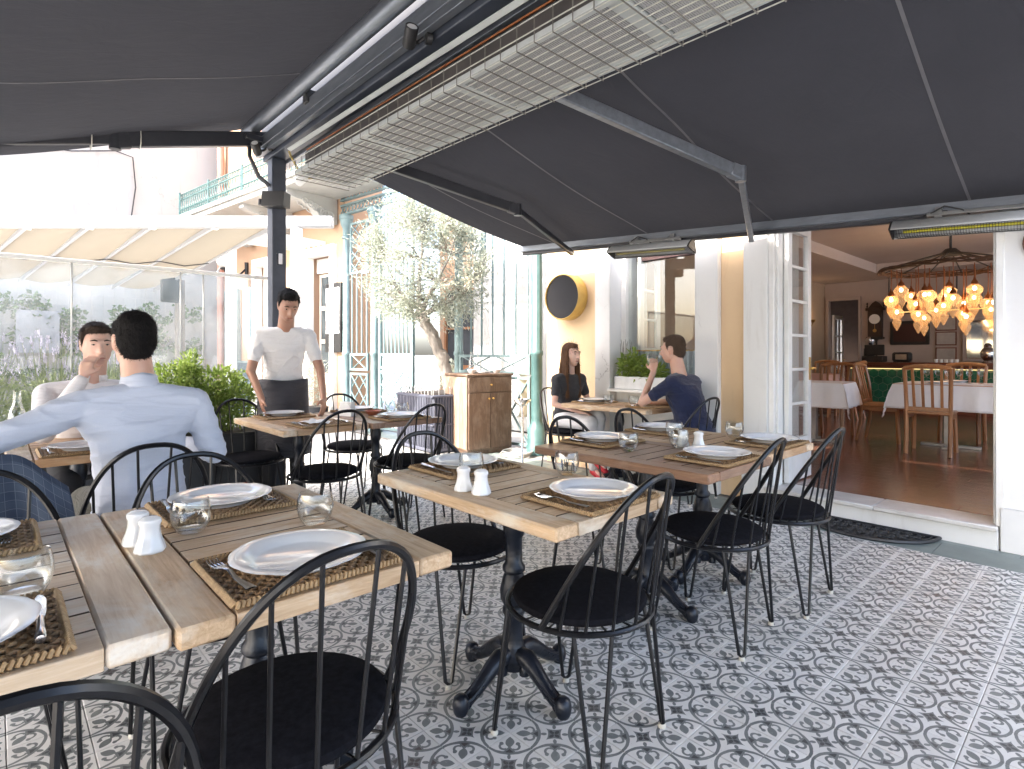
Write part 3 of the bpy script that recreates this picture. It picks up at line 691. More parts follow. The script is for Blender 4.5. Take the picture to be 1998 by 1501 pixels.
q.tube([(-4.92,1.72,2.66),(-4.92,1.632,2.72),(-4.92,1.56,2.875),(-4.92,1.56,3.02)], .018, 8); q.box(-4.99,-4.85,1.51,1.648,2.995,3.037,.004); ap('knee_brace', q, 'darkalu')

def awning(root, sheet, nu, nv, seams, bar=None, tube=None):
    q = MB(); q.grid(sheet, nu, nv)
    o = q.build('fabric', M['awn']); o.parent = root; o.location = tuple(-Vector(root.location))
    for u in seams:
        q = MB()
        def strip(a, v, u=u):
            p = Vector(sheet(u, v)); return (p.x+(a-.5)*.016, p.y, p.z-.0025)
        q.grid(strip, 1, nv); s = q.build('seam', M['seam']); s.parent = o
    return o
# street-side awning
AW1 = thing('awning', 'charcoal fabric awning spread over the foreground, folding arm at its open end', 'awning', (-4.92, 1.63, 3.1), group='retractable awnings')
def sheet1(u, v):
    x = -5.16+8.2*u; dy = .024+4.8*v
    z = 3.193-.40*dy+.025*dy*dy
    z += -.04*sin(pi*((x+5.16)/1.38 % 1))*sin(pi*v)+.014*sin(x*3+dy*2)*v+.02*noise.noise(Vector((x*1.1,dy*1.6,3)))*min(1,dy)
    if x < -4.92: z -= .02*(1+(-4.92-x)*3)*min(1, dy)
    return (x, 1.632-dy, z)
awning(AW1, sheet1, 80, 50, [(1.32+k*1.38)/8.2 for k in range(5)])
q = MB(); q.tube([(-5.11,1.602,3.133),(3.0,1.602,3.133)], .055, 18); ap('roller_tube', q, 'alu', None, AW1)
def arm(root, a, e, f, w=.05, h=.075, m='darkalu'):
    q = MB(); q.bar(a, e, w, h); o1 = ap('arm', q, m, None, root)
    q = MB(); q.bar(e, f, w*.72, h*.62); o2 = ap('forearm', q, m, None, root)
    q = MB(); E_ = Vector(e); q.lathe([(0,-h*.62),(w*.62,-h*.62),(w*.62,h*.62),(0,h*.62)], 14, Tr(*E_)); d = (E_-Vector(a)).normalized(); q.bar(E_-d*.09, E_+d*.005, w*1.12, h*1.12)
    ap('elbow', q, m, None, root)
    q = MB(); A_ = Vector(a); q.lathe([(0,-.05),(.035,-.05),(.035,.05),(0,.05)], 14, Tr(*A_)); q.bar(A_, A_+Vector((-.09,0,.04)), .05, .05); ap('shoulder', q, m, None, root)
arm(AW1, (-4.92,1.704,3.049), (-4.92,.64,2.773), (-4.944,-2.76,1.915), .062, .115)
q = MB(); q.tube([(-4.92+.05*cos(a),.79,2.815+.075*sin(a)) for a in [2*pi*k/10 for k in range(10)]], .004, 5, True); q.tube([(-4.92+.05*cos(a),.50,2.735+.07*sin(a)) for a in [2*pi*k/10 for k in range(10)]], .004, 5, True); ap('tie_wire', q, 'wire', None, AW1)
# facade-side awning
AW2 = thing('awning', 'charcoal fabric awning sloping down to the restaurant facade on two folding arms', 'awning', (-2, 1.6, 2.8), group='retractable awnings')
def barpt(x): return Vector((x, 4.32+.069*(x+4.52), 2.395-.0566*(x+4.52)))
def sheet2(u, v):
    A = Vector((-4.62+4.66*u, 1.95, 2.955)); Bp = barpt(-4.50+4.48*u)+Vector((0,0,.02))
    p = A.lerp(Bp, v)
    p.z += -.05*sin(pi*v)*(.4+.6*sin(pi*((u*5.0+.4)/1.2 % 1)))+.012*sin(p.x*5+p.y*2)*sin(pi*v)
    # fabric is pushed up where the arms pass
    for (ax, ay, bx, by) in ((-4.14,2.0,-3.60,3.38),(-2.35,2.0,-1.69,3.59)):
        tt = max(0, min(1, (p.y-ay)/(by-ay))); dx = p.x-(ax+(bx-ax)*tt)
        p.z += .03*math.exp(-(dx/.16)**2)*sin(pi*min(1,max(0,(p.y-2.0)/2.2)))
    return tuple(p)
awning(AW2, sheet2, 60, 40, [.10, .346, .59, .857])
q = MB(); a, b_ = barpt(-4.54), barpt(-.03); q.bar(a, b_, .055, .075); ap('front_bar', q, 'alu', None, AW2)
q = MB(); q.bar(a+Vector((0,.034,-.045)), b_+Vector((0,.034,-.045)), .05, .045); ap('valance_rail', q, 'darkalu', None, AW2)
q = MB(); q.tube([(-4.6,1.985,2.905),(.04,1.985,2.905)], .045, 14); ap('roller_tube', q, 'alu', None, AW2)
arm(AW2, (-4.13,2.02,2.825), (-3.602,3.381,2.492), (-3.84,4.38,2.262), .055, .08, 'darkalu')
arm(AW2, (-2.35,2.02,2.825), (-1.693,3.586,2.401), (-2.035,4.50,2.15), .055, .08, 'alu')

# big gas heater with its wire cage
HB = thing('gas_heater', 'long gas radiant heater in a wire cage hanging below the beam', 'heater', (-4.344, 1.945, 2.600), .022)
def hp(name, mb, m, parent=None):
    o = mb.build(name, M[m] if isinstance(m, str) else m); o.parent = parent or HB; return o
def ceramic():
    m, nt, b = new_mat('perforated_ceramic')
    v = coords(nt, (1,1,1)); vo = nt.nodes.new('ShaderNodeTexVoronoi'); vo.inputs['Scale'].default_value = 95; vo.inputs['Randomness'].default_value = .15
    nt.links.new(v, vo.inputs['Vector'])
    c = nmix(nt, ramp(nt, vo.outputs['Distance'], .28, .50), (.19,.19,.188), (.40,.405,.40)); nt.links.new(c, b.inputs['Base Color']); b.inputs['Roughness'].default_value = .8
    bump(nt, b, vo.outputs['Distance'], .5, .004); return m
cer = ceramic()
q = MB(); q.box(.06,5.0,-.185,.185,.075,.19,.012); hp('housing', q, mat('brown_grey_heater_casing', (.075,.070,.068), .5, .3, (.11,.10,.095), 4))
q = MB(); q.tube([(.15,-.205,.175),(4.9,-.205,.175)], .007, 8); hp('gas_pipe', q, 'copper')
q = MB()
q.box(.0,5.0,-.240,-.198,.018,.046,.003); q.box(.0,5.0,.198,.240,.018,.046,.003); q.box(.0,.04,-.197,.197,.019,.045,.003)
hp('rim', q, 'heat_pale')
for k in range(5):
    q = MB(); q.box(.045+k*.99,.945+k*.99,-.196,.196,.034,.074,.003); hp('ceramic_panel', q, cer)
    q = MB(); q.box(.951+k*.99,1.029+k*.99,-.196,.196,.024,.070,.003); hp('cross_strip', q, 'heat_pale')
q = MB()
q.box(-.12,5.0,-.016,.016,-.004,.004,.002, Tr(0,-.232,.238) @ Matrix.Rotation(radians(-28), 4, 'X')); hp('reflector', q, 'heat_pale')
q = MB()
for k in range(11): q.tube([(-.06,-.245+k*.049,.004),(5.0,-.245+k*.049,.004)], .0030, 5)
for s_ in (-.250, .250):
    for z in (.055,.115): q.tube([(-.06,s_,z),(5.0,s_,z)], .0030, 5)
hp('wire_cage', q, 'wire')
q = MB()
for k in range(46):
    x = -.06+k*.110; q.tube([(x,-.250,.115),(x,-.250,.0),(x,.250,.0),(x,.250,.115)], .0034, 5)
hp('cross_wires', q, 'wire_dark')
for x in (.26, 1.86, 3.5):
    q = MB()
    q.tube([(x-.07,-.225,.235),(x,-.16,.34),(x+.07,-.225,.235)], .006, 6); q.tube([(x-.07,.16,.20),(x,-.16,.34),(x+.07,.16,.20)], .006, 6)
    for k in range(5):
        zc = .355+k*.022
        q.tube([(x+(.008*cos(a) if k%2 else 0), -.16+(0 if k%2 else .008*cos(a)), zc+.016*sin(a)) for a in [2*pi*u/8 for u in range(8)]], .0028, 5, True)
    hp('chain', q, 'dull_metal')
q = MB(); q.lathe([(0,0),(.033,0),(.036,.03),(.040,.05),(.040,.10),(.024,.13),(0,.13)], 14, Tr(-.20,-.12,.02) @ Matrix.Rotation(1.2,4,'Y')); hp('gas_valve', q, 'whitebox')
q = MB(); q.tube([(-.10,-.05,.05),(-.24,-.07,.08),(-.31,-.14,.26),(-.29,-.19,.37)], .009, 8); hp('hose', q, mat('yellow_gas_hose', (.45,.34,.12), .5))

# electric strip heaters below the front bar
def strip_heater(x0, x1, label, m_tube):
    a, b_ = barpt(x0), barpt(x1)
    ang = atan2(b_.y-a.y, b_.x-a.x); Ln = (b_-a).length
    H_ = thing('strip_heater', label, 'heater', (a.x, a.y-.085, a.z-.165), ang, 'electric heaters under the awning bar')
    tilt = -math.asin((a.z-b_.z)/Ln)
    R = Matrix.Rotation(-tilt, 4, 'Y') @ Matrix.Rotation(radians(-16), 4, 'X')
    prof = [(-.080 + .16*k/12, .095*sin(pi*k/12)**.75) for k in range(13)]
    def shell(u, v): 
        k = v*12; i = min(11, int(k)); f = k-i
        yy = prof[i][0]*(1-f)+prof[i+1][0]*f; zz = prof[i][1]*(1-f)+prof[i+1][1]*f
        return (Ln*u, yy, zz)
    q = MB(); q.grid(shell, 1, 24, R)
    o = q.build('shade', M['heat_body'], H_); s_ = o.modifiers.new('s', 'SOLIDIFY'); s_.thickness = .006
    for x in (-.012, Ln):
        q = MB(); k = MB(); k.prism(prof, 0, .012); q.add([(x+p[2], p[0], p[1]) for p in k.v], k.f, R); q.build('end_cap', M['black'], H_)
    q = MB(); q.tube([(.06,0,.012),(Ln-.06,0,.012)], .011, 10, False, R); q.build('heating_tube', m_tube, H_)
    q = MB()
    for k in range(int(Ln/.014)): q.tube([(.03+k*.014,-.07,-.002),(.03+k*.014,0,-.022),(.03+k*.014,.07,-.002)], .0014, 4, False, R)
    for yy, zz in ((-.07,-.002),(-.035,-.014),(0,-.022),(.035,-.014),(.07,-.002)): q.tube([(.02,yy,zz),(Ln-.02,yy,zz)], .0016, 4, False, R)
    q.build('grille', M['black'], H_)
    q = MB(); q.box(.18,Ln-.12,-.02,.02,.105,.13,.003,R); q.build('mounting_rail', M['dull_metal'], H_)
    for x in (.24, Ln-.2):
        q = MB(); q.box(x-.02,x+.02,-.015,.015,.085,.165,.002,R); q.build('bracket', M['dull_metal'], H_)
    q = MB(); q.tube([(.16,.0,.115),(.21,.02,.15),(.28,.01,.145),(.34,.02,.09)], .005, 6, False, R); q.tube([(.2,-.02,.12),(.27,-.03,.16),(.36,-.02,.13),(.42,0,.085)], .005, 6, False, R); q.build('cable', M['black'], H_)
    return H_
strip_heater(-3.30, -2.50, 'grey electric strip heater hanging in front of the window', mat('pale_yellow_tube', (.60,.52,.20), .3))
strip_heater(-1.06, -.14, 'grey electric strip heater with yellow tube above the open doorway', mat('yellow_tube', (.62,.56,.03), .3))

# spotlights and the loudspeaker on the post
def spot(loc, rz, label):
    t = thing('spotlight', label, 'spotlight', loc, rz, 'black spotlights on the awning beam')
    R = Matrix.Rotation(radians(58), 4, 'Y')
    q = MB(); q.lathe([(0,-.06),(.030,-.06),(.034,-.05),(.034,.05),(.030,.052),(.028,.046),(0,.046)], 20, R); q.build('housing', M['black'], t)
    q = MB(); q.lathe([(0,.0475),(.026,.0475)], 20, R); q.build('lens', mat('spot_lens', (.75,.76,.74), .2), t)
    q = MB(); q.tube([(-.02,0,-.02),(-.05,.05,.0),(-.03,.08,.02)], .010, 8); q.lathe([(0,0),(.03,0),(.03,.03),(0,.03)], 16, Tr(-.03,.09,.02) @ Matrix.Rotation(-pi/2,4,'X')); q.build('mount', M['black'], t)
spot((-2.50,1.585,2.875), radians(-20), 'black cylindrical spotlight clamped halfway along the awning rail')
spot((-4.82,1.58,2.92), radians(-35), 'black cylindrical spotlight at the top of the steel post')
sp = thing('loudspeaker', 'small black box loudspeaker turned on the steel post', 'loudspeaker', (-4.87, 1.68, 2.46), radians(38))
q = MB(); q.box(-.02,.18,-.05,.06,0,.125,.004,Matrix.Rotation(.06,4,'Y')); q.build('cabinet', M['black'], sp)
q = MB(); q.tube([(-.07,.04,.05),(-.02,.04,.06)], .016, 10); q.tube([(-.08,.04,.03),(-.08,.04,.08)], .02, 10); q.build('bracket', M['darkalu'], sp)
q = MB(); q.box(-.03,.03,-.008,0,-.06,.06,.003); o = q.build('clear_plate', M['glass'], None, (-4.856,1.783,2.035), pi/2); 
tag(o, 'small clear plastic plate fixed to the steel post', 'plate')
q = MB(); q.box(-.012,.02,-.016,-.009,-.045,.045,.003); q.build('insert', M['china'], o)
# ------------------------------------------------------------------ tables
LX, LY, TZ, TH = .97, .585, .75, .040
BW = .094; NSL = 11
def pedestal_meshes():
    q = MB()
    fl_ = lambda a, z, r: 1+.05*cos(12*a) if (.30 < z < .40 or .56 < z < .66) else 1
    pr = [(0,.075),(.050,.075),(.058,.10),(.062,.115),(.052,.13),(.040,.15),(.033,.17),(.033,.26),(.042,.275),(.042,.29),(.036,.30),(.047,.325),(.050,.36),(.042,.40),(.034,.42),(.042,.43),(.042,.445),(.031,.46),(.031,.55),(.038,.56),(.040,.60),(.034,.64),(.030,.66),(.036,.67),(.036,.685),(.028,.695),(.028,.705),(0,.705)]
    q.lathe(pr, 24, None, 0, fl_)
    col = q.mesh('pedestal_column', M['cast'])
    q = MB(); q.box(-.22,.22,-.03,.03,.700,.709,.002); q.box(-.03,.03,-.16,.16,.6985,.7085,.002); top = q.mesh('top_bracket', M['cast'])
    q = MB()
    pts = [(.035,0,.125),(.07,0,.128),(.11,0,.105),(.15,0,.075),(.185,0,.050),(.215,0,.035),(.24,0,.030)]
    q.tube(pts, [.032,.033,.029,.025,.022,.021,.018], 10)
    for s_ in (-1, 1):
        q.tube([(p[0]*.98, s_*.017, p[2]+.013) for p in pts[1:]], .007, 6)
        sc = [(.238+.030*(1-k/18)*cos(k*.62+2.6), s_*.012, .040+.030*(1-k/18)*sin(k*.62+2.6)) for k in range(16)]
        q.tube(sc, .008, 6)
    for k in range(5): q.tube([(.08+k*.028,-.024,.125-k*.019),(.085+k*.028,0,.142-k*.019),(.08+k*.028,.024,.125-k*.019)], .006, 5)
    q.lathe([(0,.0),(.020,.0),(.026,.012),(.030,.034),(.024,.058),(.012,.068),(0,.069)], 14, Tr(.245,0,0))
    q.lathe([(0,.075),(.020,.08),(.022,.10),(.012,.12),(0,.122)], 10, Tr(.058,.0,-.015) @ Rz(.0))
    leg = q.mesh('foot', M['cast'])
    return col, top, leg
PED = pedestal_meshes()
M['joint'] = mat('dark_joint', (.045,.026,.016), .9, 0, (.09,.055,.035), 30)
def dark_edges(mb):
    # darker material on the long edges of a slat
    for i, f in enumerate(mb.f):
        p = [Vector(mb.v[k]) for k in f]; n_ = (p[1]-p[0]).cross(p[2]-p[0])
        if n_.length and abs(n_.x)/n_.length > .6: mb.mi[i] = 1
def table(cx, cy, mats, label, rz=0.0):
    t = thing('bistro_table', label, 'table', (cx, cy, 0), rz, 'slatted bistro tables on the terrace')
    sm, bm = M[mats[0]], M[mats[1]]
    key = mats[0]
    if key not in TM:
        q = MB(); q.box(-LX/2, LX/2, -BW/2, BW/2, TZ-TH, TZ, .006); b_me = q.mesh('board', bm)
        sw = LX/NSL; q = MB(); q.box(-sw/2+.0024, sw/2-.0024, -(LY/2-BW)+.0026, (LY/2-BW)-.0026, TZ-TH+.018, TZ-.0012, .0014); dark_edges(q); s_me = q.mesh('slat', [sm, M['joint']])
        q = MB(); q.box(-LX/2+sw+.002, LX/2-sw-.002, -(LY/2-BW)+.001, (LY/2-BW)-.001, TZ-TH+.002, TZ-TH+.016); u_me = q.mesh('dark_gap_backing', M['soil']); q = MB(); q.box(-sw/2+.0012, sw/2-.0012, -(LY/2-BW)+.0018, (LY/2-BW)-.0018, TZ-TH+.0005, TZ-.0008, .0018); e_me = q.mesh('slat', sm)  # dark backing added below the slats so the gaps look shaded
        TM[key] = (b_me, s_me, u_me, e_me)
    b_me, s_me, u_me, e_me = TM[key]; link('dark_gap_backing', u_me, t)
    for s_ in (-1, 1): link('board', b_me, t, (0, s_*(LY/2-BW/2), 0))
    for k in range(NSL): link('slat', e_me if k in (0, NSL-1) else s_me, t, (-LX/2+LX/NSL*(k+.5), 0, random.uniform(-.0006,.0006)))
    link('pedestal_column', PED[0], t); link('top_bracket', PED[1], t)
    for k in range(4): link('foot', PED[2], t, (0,0,0), k*pi/2)
    return t
TM = {}
TABLES = {
 'T1B': (-1.582, .524, ('slat','board'), 'weathered slatted table nearest the middle of the foreground, laid for two', 'the large weathered foreground table'),
 'T1A': (-1.600, -.066, ('slat_w','board_w'), 'bleached slatted table cut off by the left picture edge', 'the bleached table at the left picture edge'),
 'T2': (-1.525, 1.412, ('slat','board'), 'weathered square-edged slatted table standing alone in the middle of the terrace', 'the lone weathered table in the middle'),
 'T3L': (-1.585, 2.352, ('slat_d','board_d'), 'dark red-brown slatted table joined to a paler one', 'the dark red-brown table'),
 'T3R': (-1.610, 2.942, ('slat_o','board'), 'tan slatted table next to the doorway step', 'the tan table next to the doorway step'),
 'T4A': (-3.990, 1.600, ('slat_o','board_o'), 'brown slatted table the waiter is wiping', 'the table the waiter leans over'),
 'T4B': (-3.960, 2.195, ('slat_d','board_o'), 'brown slatted table near the olive planter', 'the brown table near the olive planter'),
 'T5': (-3.210, 4.335, ('slat_o','board_o'), 'golden slatted table of the couple below the window', "the couple's table below the window"),
 'T0A': (-3.790, .330, ('slat_o','board_o'), 'slatted table between the two men in shirts', 'the table of the two men in shirts'),
}
TOBJ = {k: table(v[0], v[1], v[2], v[3]) for k, v in TABLES.items()}

# ------------------------------------------------------------------ wire chairs
def hoop_pt(a):
    """a in 0..pi; chair faces -x, the hoop leans back to +x."""
    c_, s_ = cos(a), sin(a)
    y = .232*(1 if c_ > 0 else -1)*abs(c_)**.82; v = s_**.88
    return (.03+.26*v, y, .428+.44*v)
def make_chair():
    t = thing('wire_chair', 'x', 'chair', (0,0,0), 0, 'black wire chairs around the tables')
    q = MB(); R_ = .232
    q.tube([(R_*cos(a), R_*sin(a), .425) for a in [2*pi*k/40 for k in range(40)]], .0095, 8, True)
    q.tube([(.17*cos(a), .17*sin(a), .424) for a in [2*pi*k/28 for k in range(28)]], .005, 5, True)
    for k in range(4): q.tube([(.17*cos(a), .17*sin(a), .424) for a in [k*pi/4, k*pi/4+pi]], .004, 5)
    for k in range(16):
        a = 2*pi*(k+.5)/16; q.tube([(.17*cos(a),.17*sin(a),.424),(R_*cos(a),R_*sin(a),.424)], .003, 4)
    q.build('seat_ring', M['iron'], t)
    q = MB(); q.lathe([(0,.432),(.195,.432),(.210,.437),(.216,.447),(.212,.458),(.196,.466),(.12,.472),(0,.474)], 40); q.build('cushion', M['cushion'], t)
    q = MB(); q.tube([hoop_pt(pi*k/36) for k in range(37)], .0100, 8); q.build('back_hoop', M['iron'], t)
    for k in range(8):
        a = pi*(k+.85)/8.7; h = hoop_pt(a)
        y = .225*cos(pi*(k+.75)/8.5); x = sqrt(max(0, R_*R_-y*y))
        q = MB(); q.tube([(x, y, .425), tuple(h)], .0052, 6); q.build('spindle', M['iron'], t)
    for k in range(4):
        a = pi/4+k*pi/2; foot = (.275*cos(a), .275*sin(a), .012)
        q = MB(); da = .24
        p1 = (R_*cos(a-da), R_*sin(a-da), .42); p2 = (R_*cos(a+da), R_*sin(a+da), .42)
        f1 = (foot[0]+.012*sin(a), foot[1]-.012*cos(a), .022); f2 = (foot[0]-.012*sin(a), foot[1]+.012*cos(a), .022)
        q.tube([p1, f1, foot, f2, p2], .0068, 7); lg = q.build('leg', M['iron'], t)
        q = MB(); q.lathe([(0,0),(.012,0),(.013,.008),(.010,.014),(0,.014)], 10, Tr(foot[0],foot[1],0)); o = q.build('foot_pad', M['rubber'], lg)
    return t
chair0 = make_chair()
CH = [
 (-1.245, .475, .03, 'black wire chair with its back to the camera at the foreground table'),
 (-1.06, .00, -.02, 'black wire chair at the bottom left corner, only its hoop back showing'),
 (-1.95, .52, pi, 'black wire chair behind the foreground table, hoop seen beyond the plates'),
 (-2.06, -.04, pi+.05, 'black wire chair cut by the left edge beyond the bleached table'),
 (-2.86, .475, -.04, 'black wire chair the man in the light blue shirt sits on'),
 (-2.84, -.06, .0, 'black wire chair with a checked jacket over its back'),
 (-1.20, 1.40, .10, 'black wire chair tucked at the near end of the lone middle table'),
 (-1.87, 1.42, pi, 'black wire chair at the far end of the lone middle table'),
 (-1.25, 2.37, .12, 'black wire chair at the near end of the dark red-brown table'),
 (-1.20, 2.95, .06, 'black wire chair nearest the doorway step beside the doormat'),
 (-1.86, 2.37, pi, 'black wire chair at the far end of the dark red-brown table'),
 (-1.90, 3.00, pi-.05, 'black wire chair at the far end of the tan table'),
 (-4.46, 1.42, pi+.05, 'black wire chair in front of the green hedge beside the waiter'),
 (-3.60, 1.62, .05, 'black wire chair with its back to us in front of the waiter'),
 (-4.46, 2.26, pi, 'black wire chair on the far side of the brown table, sunlit floor behind'),
 (-3.58, 2.24, .16, 'black wire chair in front of the dark ribbed planter'),
 (-3.86, 4.33, pi, 'black wire chair the long-haired woman sits on'),
 (-2.55, 4.33, -.05, 'black wire chair the man in the navy T-shirt sits on'),
]
for i, (x, y, rz, lab) in enumerate(CH):
    c_ = chair0 if i == 0 else copy_tree(chair0)
    c_.location = (x, y, 0); c_.rotation_euler = (0,0,rz); c_['label'] = lab

# ------------------------------------------------------------------ tableware
def mat_mesh():
    q = MB(); w, d = .35, .295
    nx, ny = 17, 21
    for i in range(nx):
        x = -d/2+d*(i+.5)/nx
        q.tube([(x+.0015*sin(j*2.3+i), -w/2+w*j/26, .0052+.0028*(1 if (i+j) % 2 else -1)) for j in range(27)], .0042, 5)
    for j in range(26):
        y = -w/2+w*(j+.5)/26
        q.tube([(-d/2+d*k/nx, y, .0052-.0028*(1 if (k+j) % 2 else -1)) for k in range(nx+1)], .0036, 4)
    return q.mesh('placemat', M['rattan'])
def braid_mesh():
    q = MB(); w, d = .35, .295
    cor = [(-d/2,-w/2),(d/2,-w/2),(d/2,w/2),(-d/2,w/2)]
    for k in range(4):
        a, b_ = Vector(cor[k]+(0,)), Vector(cor[(k+1)%4]+(0,)); n_ = int((b_-a).length/.009); dr = (b_-a).normalized(); nr = Vector((-dr.y, dr.x, 0))
        for i in range(n_):
            p = a+(b_-a)*((i+.5)/n_)
            q.tube([tuple(p-nr*.006-dr*.004+Vector((0,0,.003))), tuple(p+Vector((0,0,.011))), tuple(p+nr*.006+dr*.004+Vector((0,0,.003)))], .0042, 5)
    return q.mesh('border', M['rattan_l'])
MATM = (mat_mesh(), braid_mesh())
def plate_mesh():
    q = MB(); N = 72
    wob = lambda a, z, r: 1+(.013*max(0,(r-.11)/.035)*(abs(sin(6*a))**.6-.5))
    pr = [(0,.004),(.075,.004),(.082,.0),(.088,.0),(.094,.006),(.108,.014),(.132,.0215),(.144,.0235),(.1455,.0250),(.143,.0262),(.131,.0248),(.108,.0195),(.097,.0125),(.090,.0095),(.0,.0085)]
    q.lathe(pr, N, None, 0, wob); return q.mesh('plate', M['china'])
def glass_mesh():
    q = MB(); q.lathe([(0,.0),(.026,.0),(.034,.006),(.045,.026),(.0495,.048),(.048,.068),(.0435,.088),(.0425,.0885),(.0420,.0875),(.0465,.067),(.0478,.048),(.0435,.028),(.032,.012),(0,.010)], 36); return q.mesh('tumbler', M['glass'])
def shaker_mesh():
    fl_ = lambda a, z, r: 1+.035*cos(8*a)*(1 if z < .05 else .2)
    q = MB(); q.lathe([(0,0),(.031,0),(.0335,.004),(.032,.012),(.025,.032),(.0215,.048),(.0215,.062),(.025,.070),(.0235,.077),(.015,.083),(0,.085)], 40, None, 0, fl_); return q.mesh('shaker', M['china'])
def fork_mesh():
    q = MB()
    def sec(x):
        zz = .004+.006*math.exp(-((x-.115)/.03)**2)
        if x < .085: return .011-.006*(x/.085)**.8, zz-.002
        if x < .13: return .005, zz
        return .005+.008*min(1,(x-.13)/.02), zz
    def top(u, v):
        x = .155*u; w_, z = sec(x); return (x, (v-.5)*2*w_, z+.0015*cos((v-.5)*pi))
    def bot(u, v):
        x = .155*u; w_, z = sec(x); return (x, (.5-v)*2*w_, z-.0012)
    q.grid(top, 24, 6); q.grid(bot, 24, 2)
    for k in range(4):
        y = (k-1.5)*.0072; q.tube([(.150,y*.9,.005),(.165,y,.0035),(.185,y,.004),(.203,y*.95,.009)], [.0024,.0022,.0019,.0010], 6)
    return q.mesh('fork', M['steel'])
def knife_mesh():
    q = MB(); q.lathe([(0,0),(.007,.001),(.0088,.006),(.0072,.045),(.0060,.085),(.0068,.092),(.0068,.096),(0,.097)], 12, Tr(0,0,.0065) @ Matrix.Rotation(pi/2,4,'Y'))
    q.prism([(.095,-.006),(.125,-.0085),(.19,-.0095),(.215,-.004),(.220,.003),(.20,.0075),(.095,.0065)], .0055, .0072); return q.mesh('knife', M['steel'])
PLT, GLS, SHK, FRK, KNF = plate_mesh(), glass_mesh(), shaker_mesh(), fork_mesh(), knife_mesh()
def put(name, me, x, y, z, rz, label, cat, group):
    o = link(name, me, None, (x, y, z), rz); tag(o, label, cat, group); return o
def placemat(x, y, z, rz, label):
    t = thing('placemat', label, 'placemat', (x, y, z), rz, 'rattan placemats')
    link('weave', MATM[0], t); link('border', MATM[1], t); return t
Z = TZ+.0005
def setting(key, end, dx=0, dy=0, plate=True, fork=True, knife=True, glass=None, rz=0):
    """end: +1 the end near the camera (+x), -1 the far end."""
    cx, cy, _, _, nm = TABLES[key]; w_ = 'near' if end > 0 else 'far'
    x = cx+end*.322+dx; y = cy-.03+dy
    fr = 0 if end > 0 else pi
    placemat(x, y, Z, rz, 'rattan placemat at the %s end of %s' % (w_, nm))
    if plate: put('dinner_plate', PLT, x+end*.012, y+.0, Z+.0118, random.uniform(0,6), 'white scalloped plate at the %s end of %s' % (w_, nm), 'plate', 'white scalloped plates')
    # the diner at the near end faces -x: fork on the -y side, handle towards the diner
    if fork: put('fork', FRK, x+end*.10, y-end*.132, Z+.0125, fr+pi+.10*end, 'steel fork at the %s end of %s' % (w_, nm), 'fork', 'steel forks')
    if knife: put('knife', KNF, x+end*.11, y+end*.140, Z+.0118, fr+pi-.04, 'steel knife at the %s end of %s' % (w_, nm), 'knife', 'steel knives')
    if glass: put('drinking_glass', GLS, glass[0], glass[1], Z, 0, 'round clear tumbler at the %s end of %s' % (w_, nm), 'glass', 'clear tumblers')
setting('T1B', 1, 0, .01, glass=(-1.53,.66)); setting('T1B', -1, 0, .03, glass=(-1.68,.385))
setting('T1A', 1, 0, .01, glass=(-1.45,.04)); setting('T1A', -1, 0, .0)
setting('T2', 1, .01, .07, glass=(-1.49,1.665)); setting('T2', -1, -.01, .06, glass=(-1.725,1.37))
setting('T3L', 1, 0, .09, glass=(-1.53,2.56)); setting('T3L', -1, 0, .10, glass=(-1.645,2.29))
setting('T3R', 1, 0, .12, glass=(-1.50,3.10)); setting('T3R', -1, 0, .12, glass=(-1.72,2.83))
setting('T4A', 1, 0, .05, plate=False); setting('T4A', -1, 0, .05)
setting('T4B', 1, 0, .05, glass=(-3.9,2.40)); setting('T4B', -1, 0, .05, glass=(-4.12,2.42))
setting('T5', 1, 0, .05, plate=False, glass=(-3.10,4.40)); setting('T5', -1, 0, .05, glass=(-3.32,4.30))
setting('T0A', 1, 0, .03); 
def shakers(x, y, nm, rz=0):
    put('shaker', SHK, x, y, Z, rz, 'white porcelain salt shaker, nearer of the pair on %s' % nm, 'shaker', 'porcelain shakers')
    put('shaker', SHK, x-.072*cos(rz)-.01, y-.012-.07*sin(rz), Z, rz+.4, 'white porcelain pepper shaker, farther of the pair on %s' % nm, 'shaker', 'porcelain shakers')
shakers(-1.585, .275, TABLES['T1B'][4]); shakers(-1.475, 1.215, TABLES['T2'][4]); shakers(-1.46, 2.63, TABLES['T3L'][4])
# napkin left on the waiter's table, napkin holder and red bowl
def nap(u, v): return (-.10+.20*u+.02*sin(5*v), -.075+.15*v, .014+.010*abs(sin(5*u+2*v))+.006*sin(9*v))
q = MB(); q.grid(nap, 16, 12); o = q.build('napkin', M['paper'], None, (-3.69,1.60,Z), .3); tag(o, "crumpled white napkin on the placemat in front of the waiter", 'napkin')
t = thing('napkin_holder', 'white napkin holder with paper napkins on the brown table', 'napkin holder', (-4.05, 2.00, Z), .35)
for s_ in (-1, 1):
    q = MB(); k = MB(); k.prism([(-.065,0),(.065,0),(.065,.05),(.05,.085),(.02,.10),(-.02,.10),(-.05,.085),(-.065,.05)], -.002, .002); q.add([(p[0], s_*.026+p[2], p[1]) for p in k.v], k.f); q.build('side', M['china'], t)
q = MB(); q.box(-.06,.06,-.022,.022,.004,.108,.004); q.build('napkins', M['paper'], t); q = MB(); q.box(-.065,.065,-.03,.03,0,.004); q.build('base', M['china'], t)
q = MB(); q.lathe([(0,0),(.03,0),(.05,.016),(.066,.034),(.063,.035),(.047,.019),(.02,.008),(0,.008)], 28); o = q.build('bowl', mat('terracotta_red_bowl', (.36,.07,.035), .35, 0, (.5,.2,.1), 30), None, (-3.98,2.18,Z)); tag(o, 'small red patterned bowl on the brown table near the planter', 'bowl')
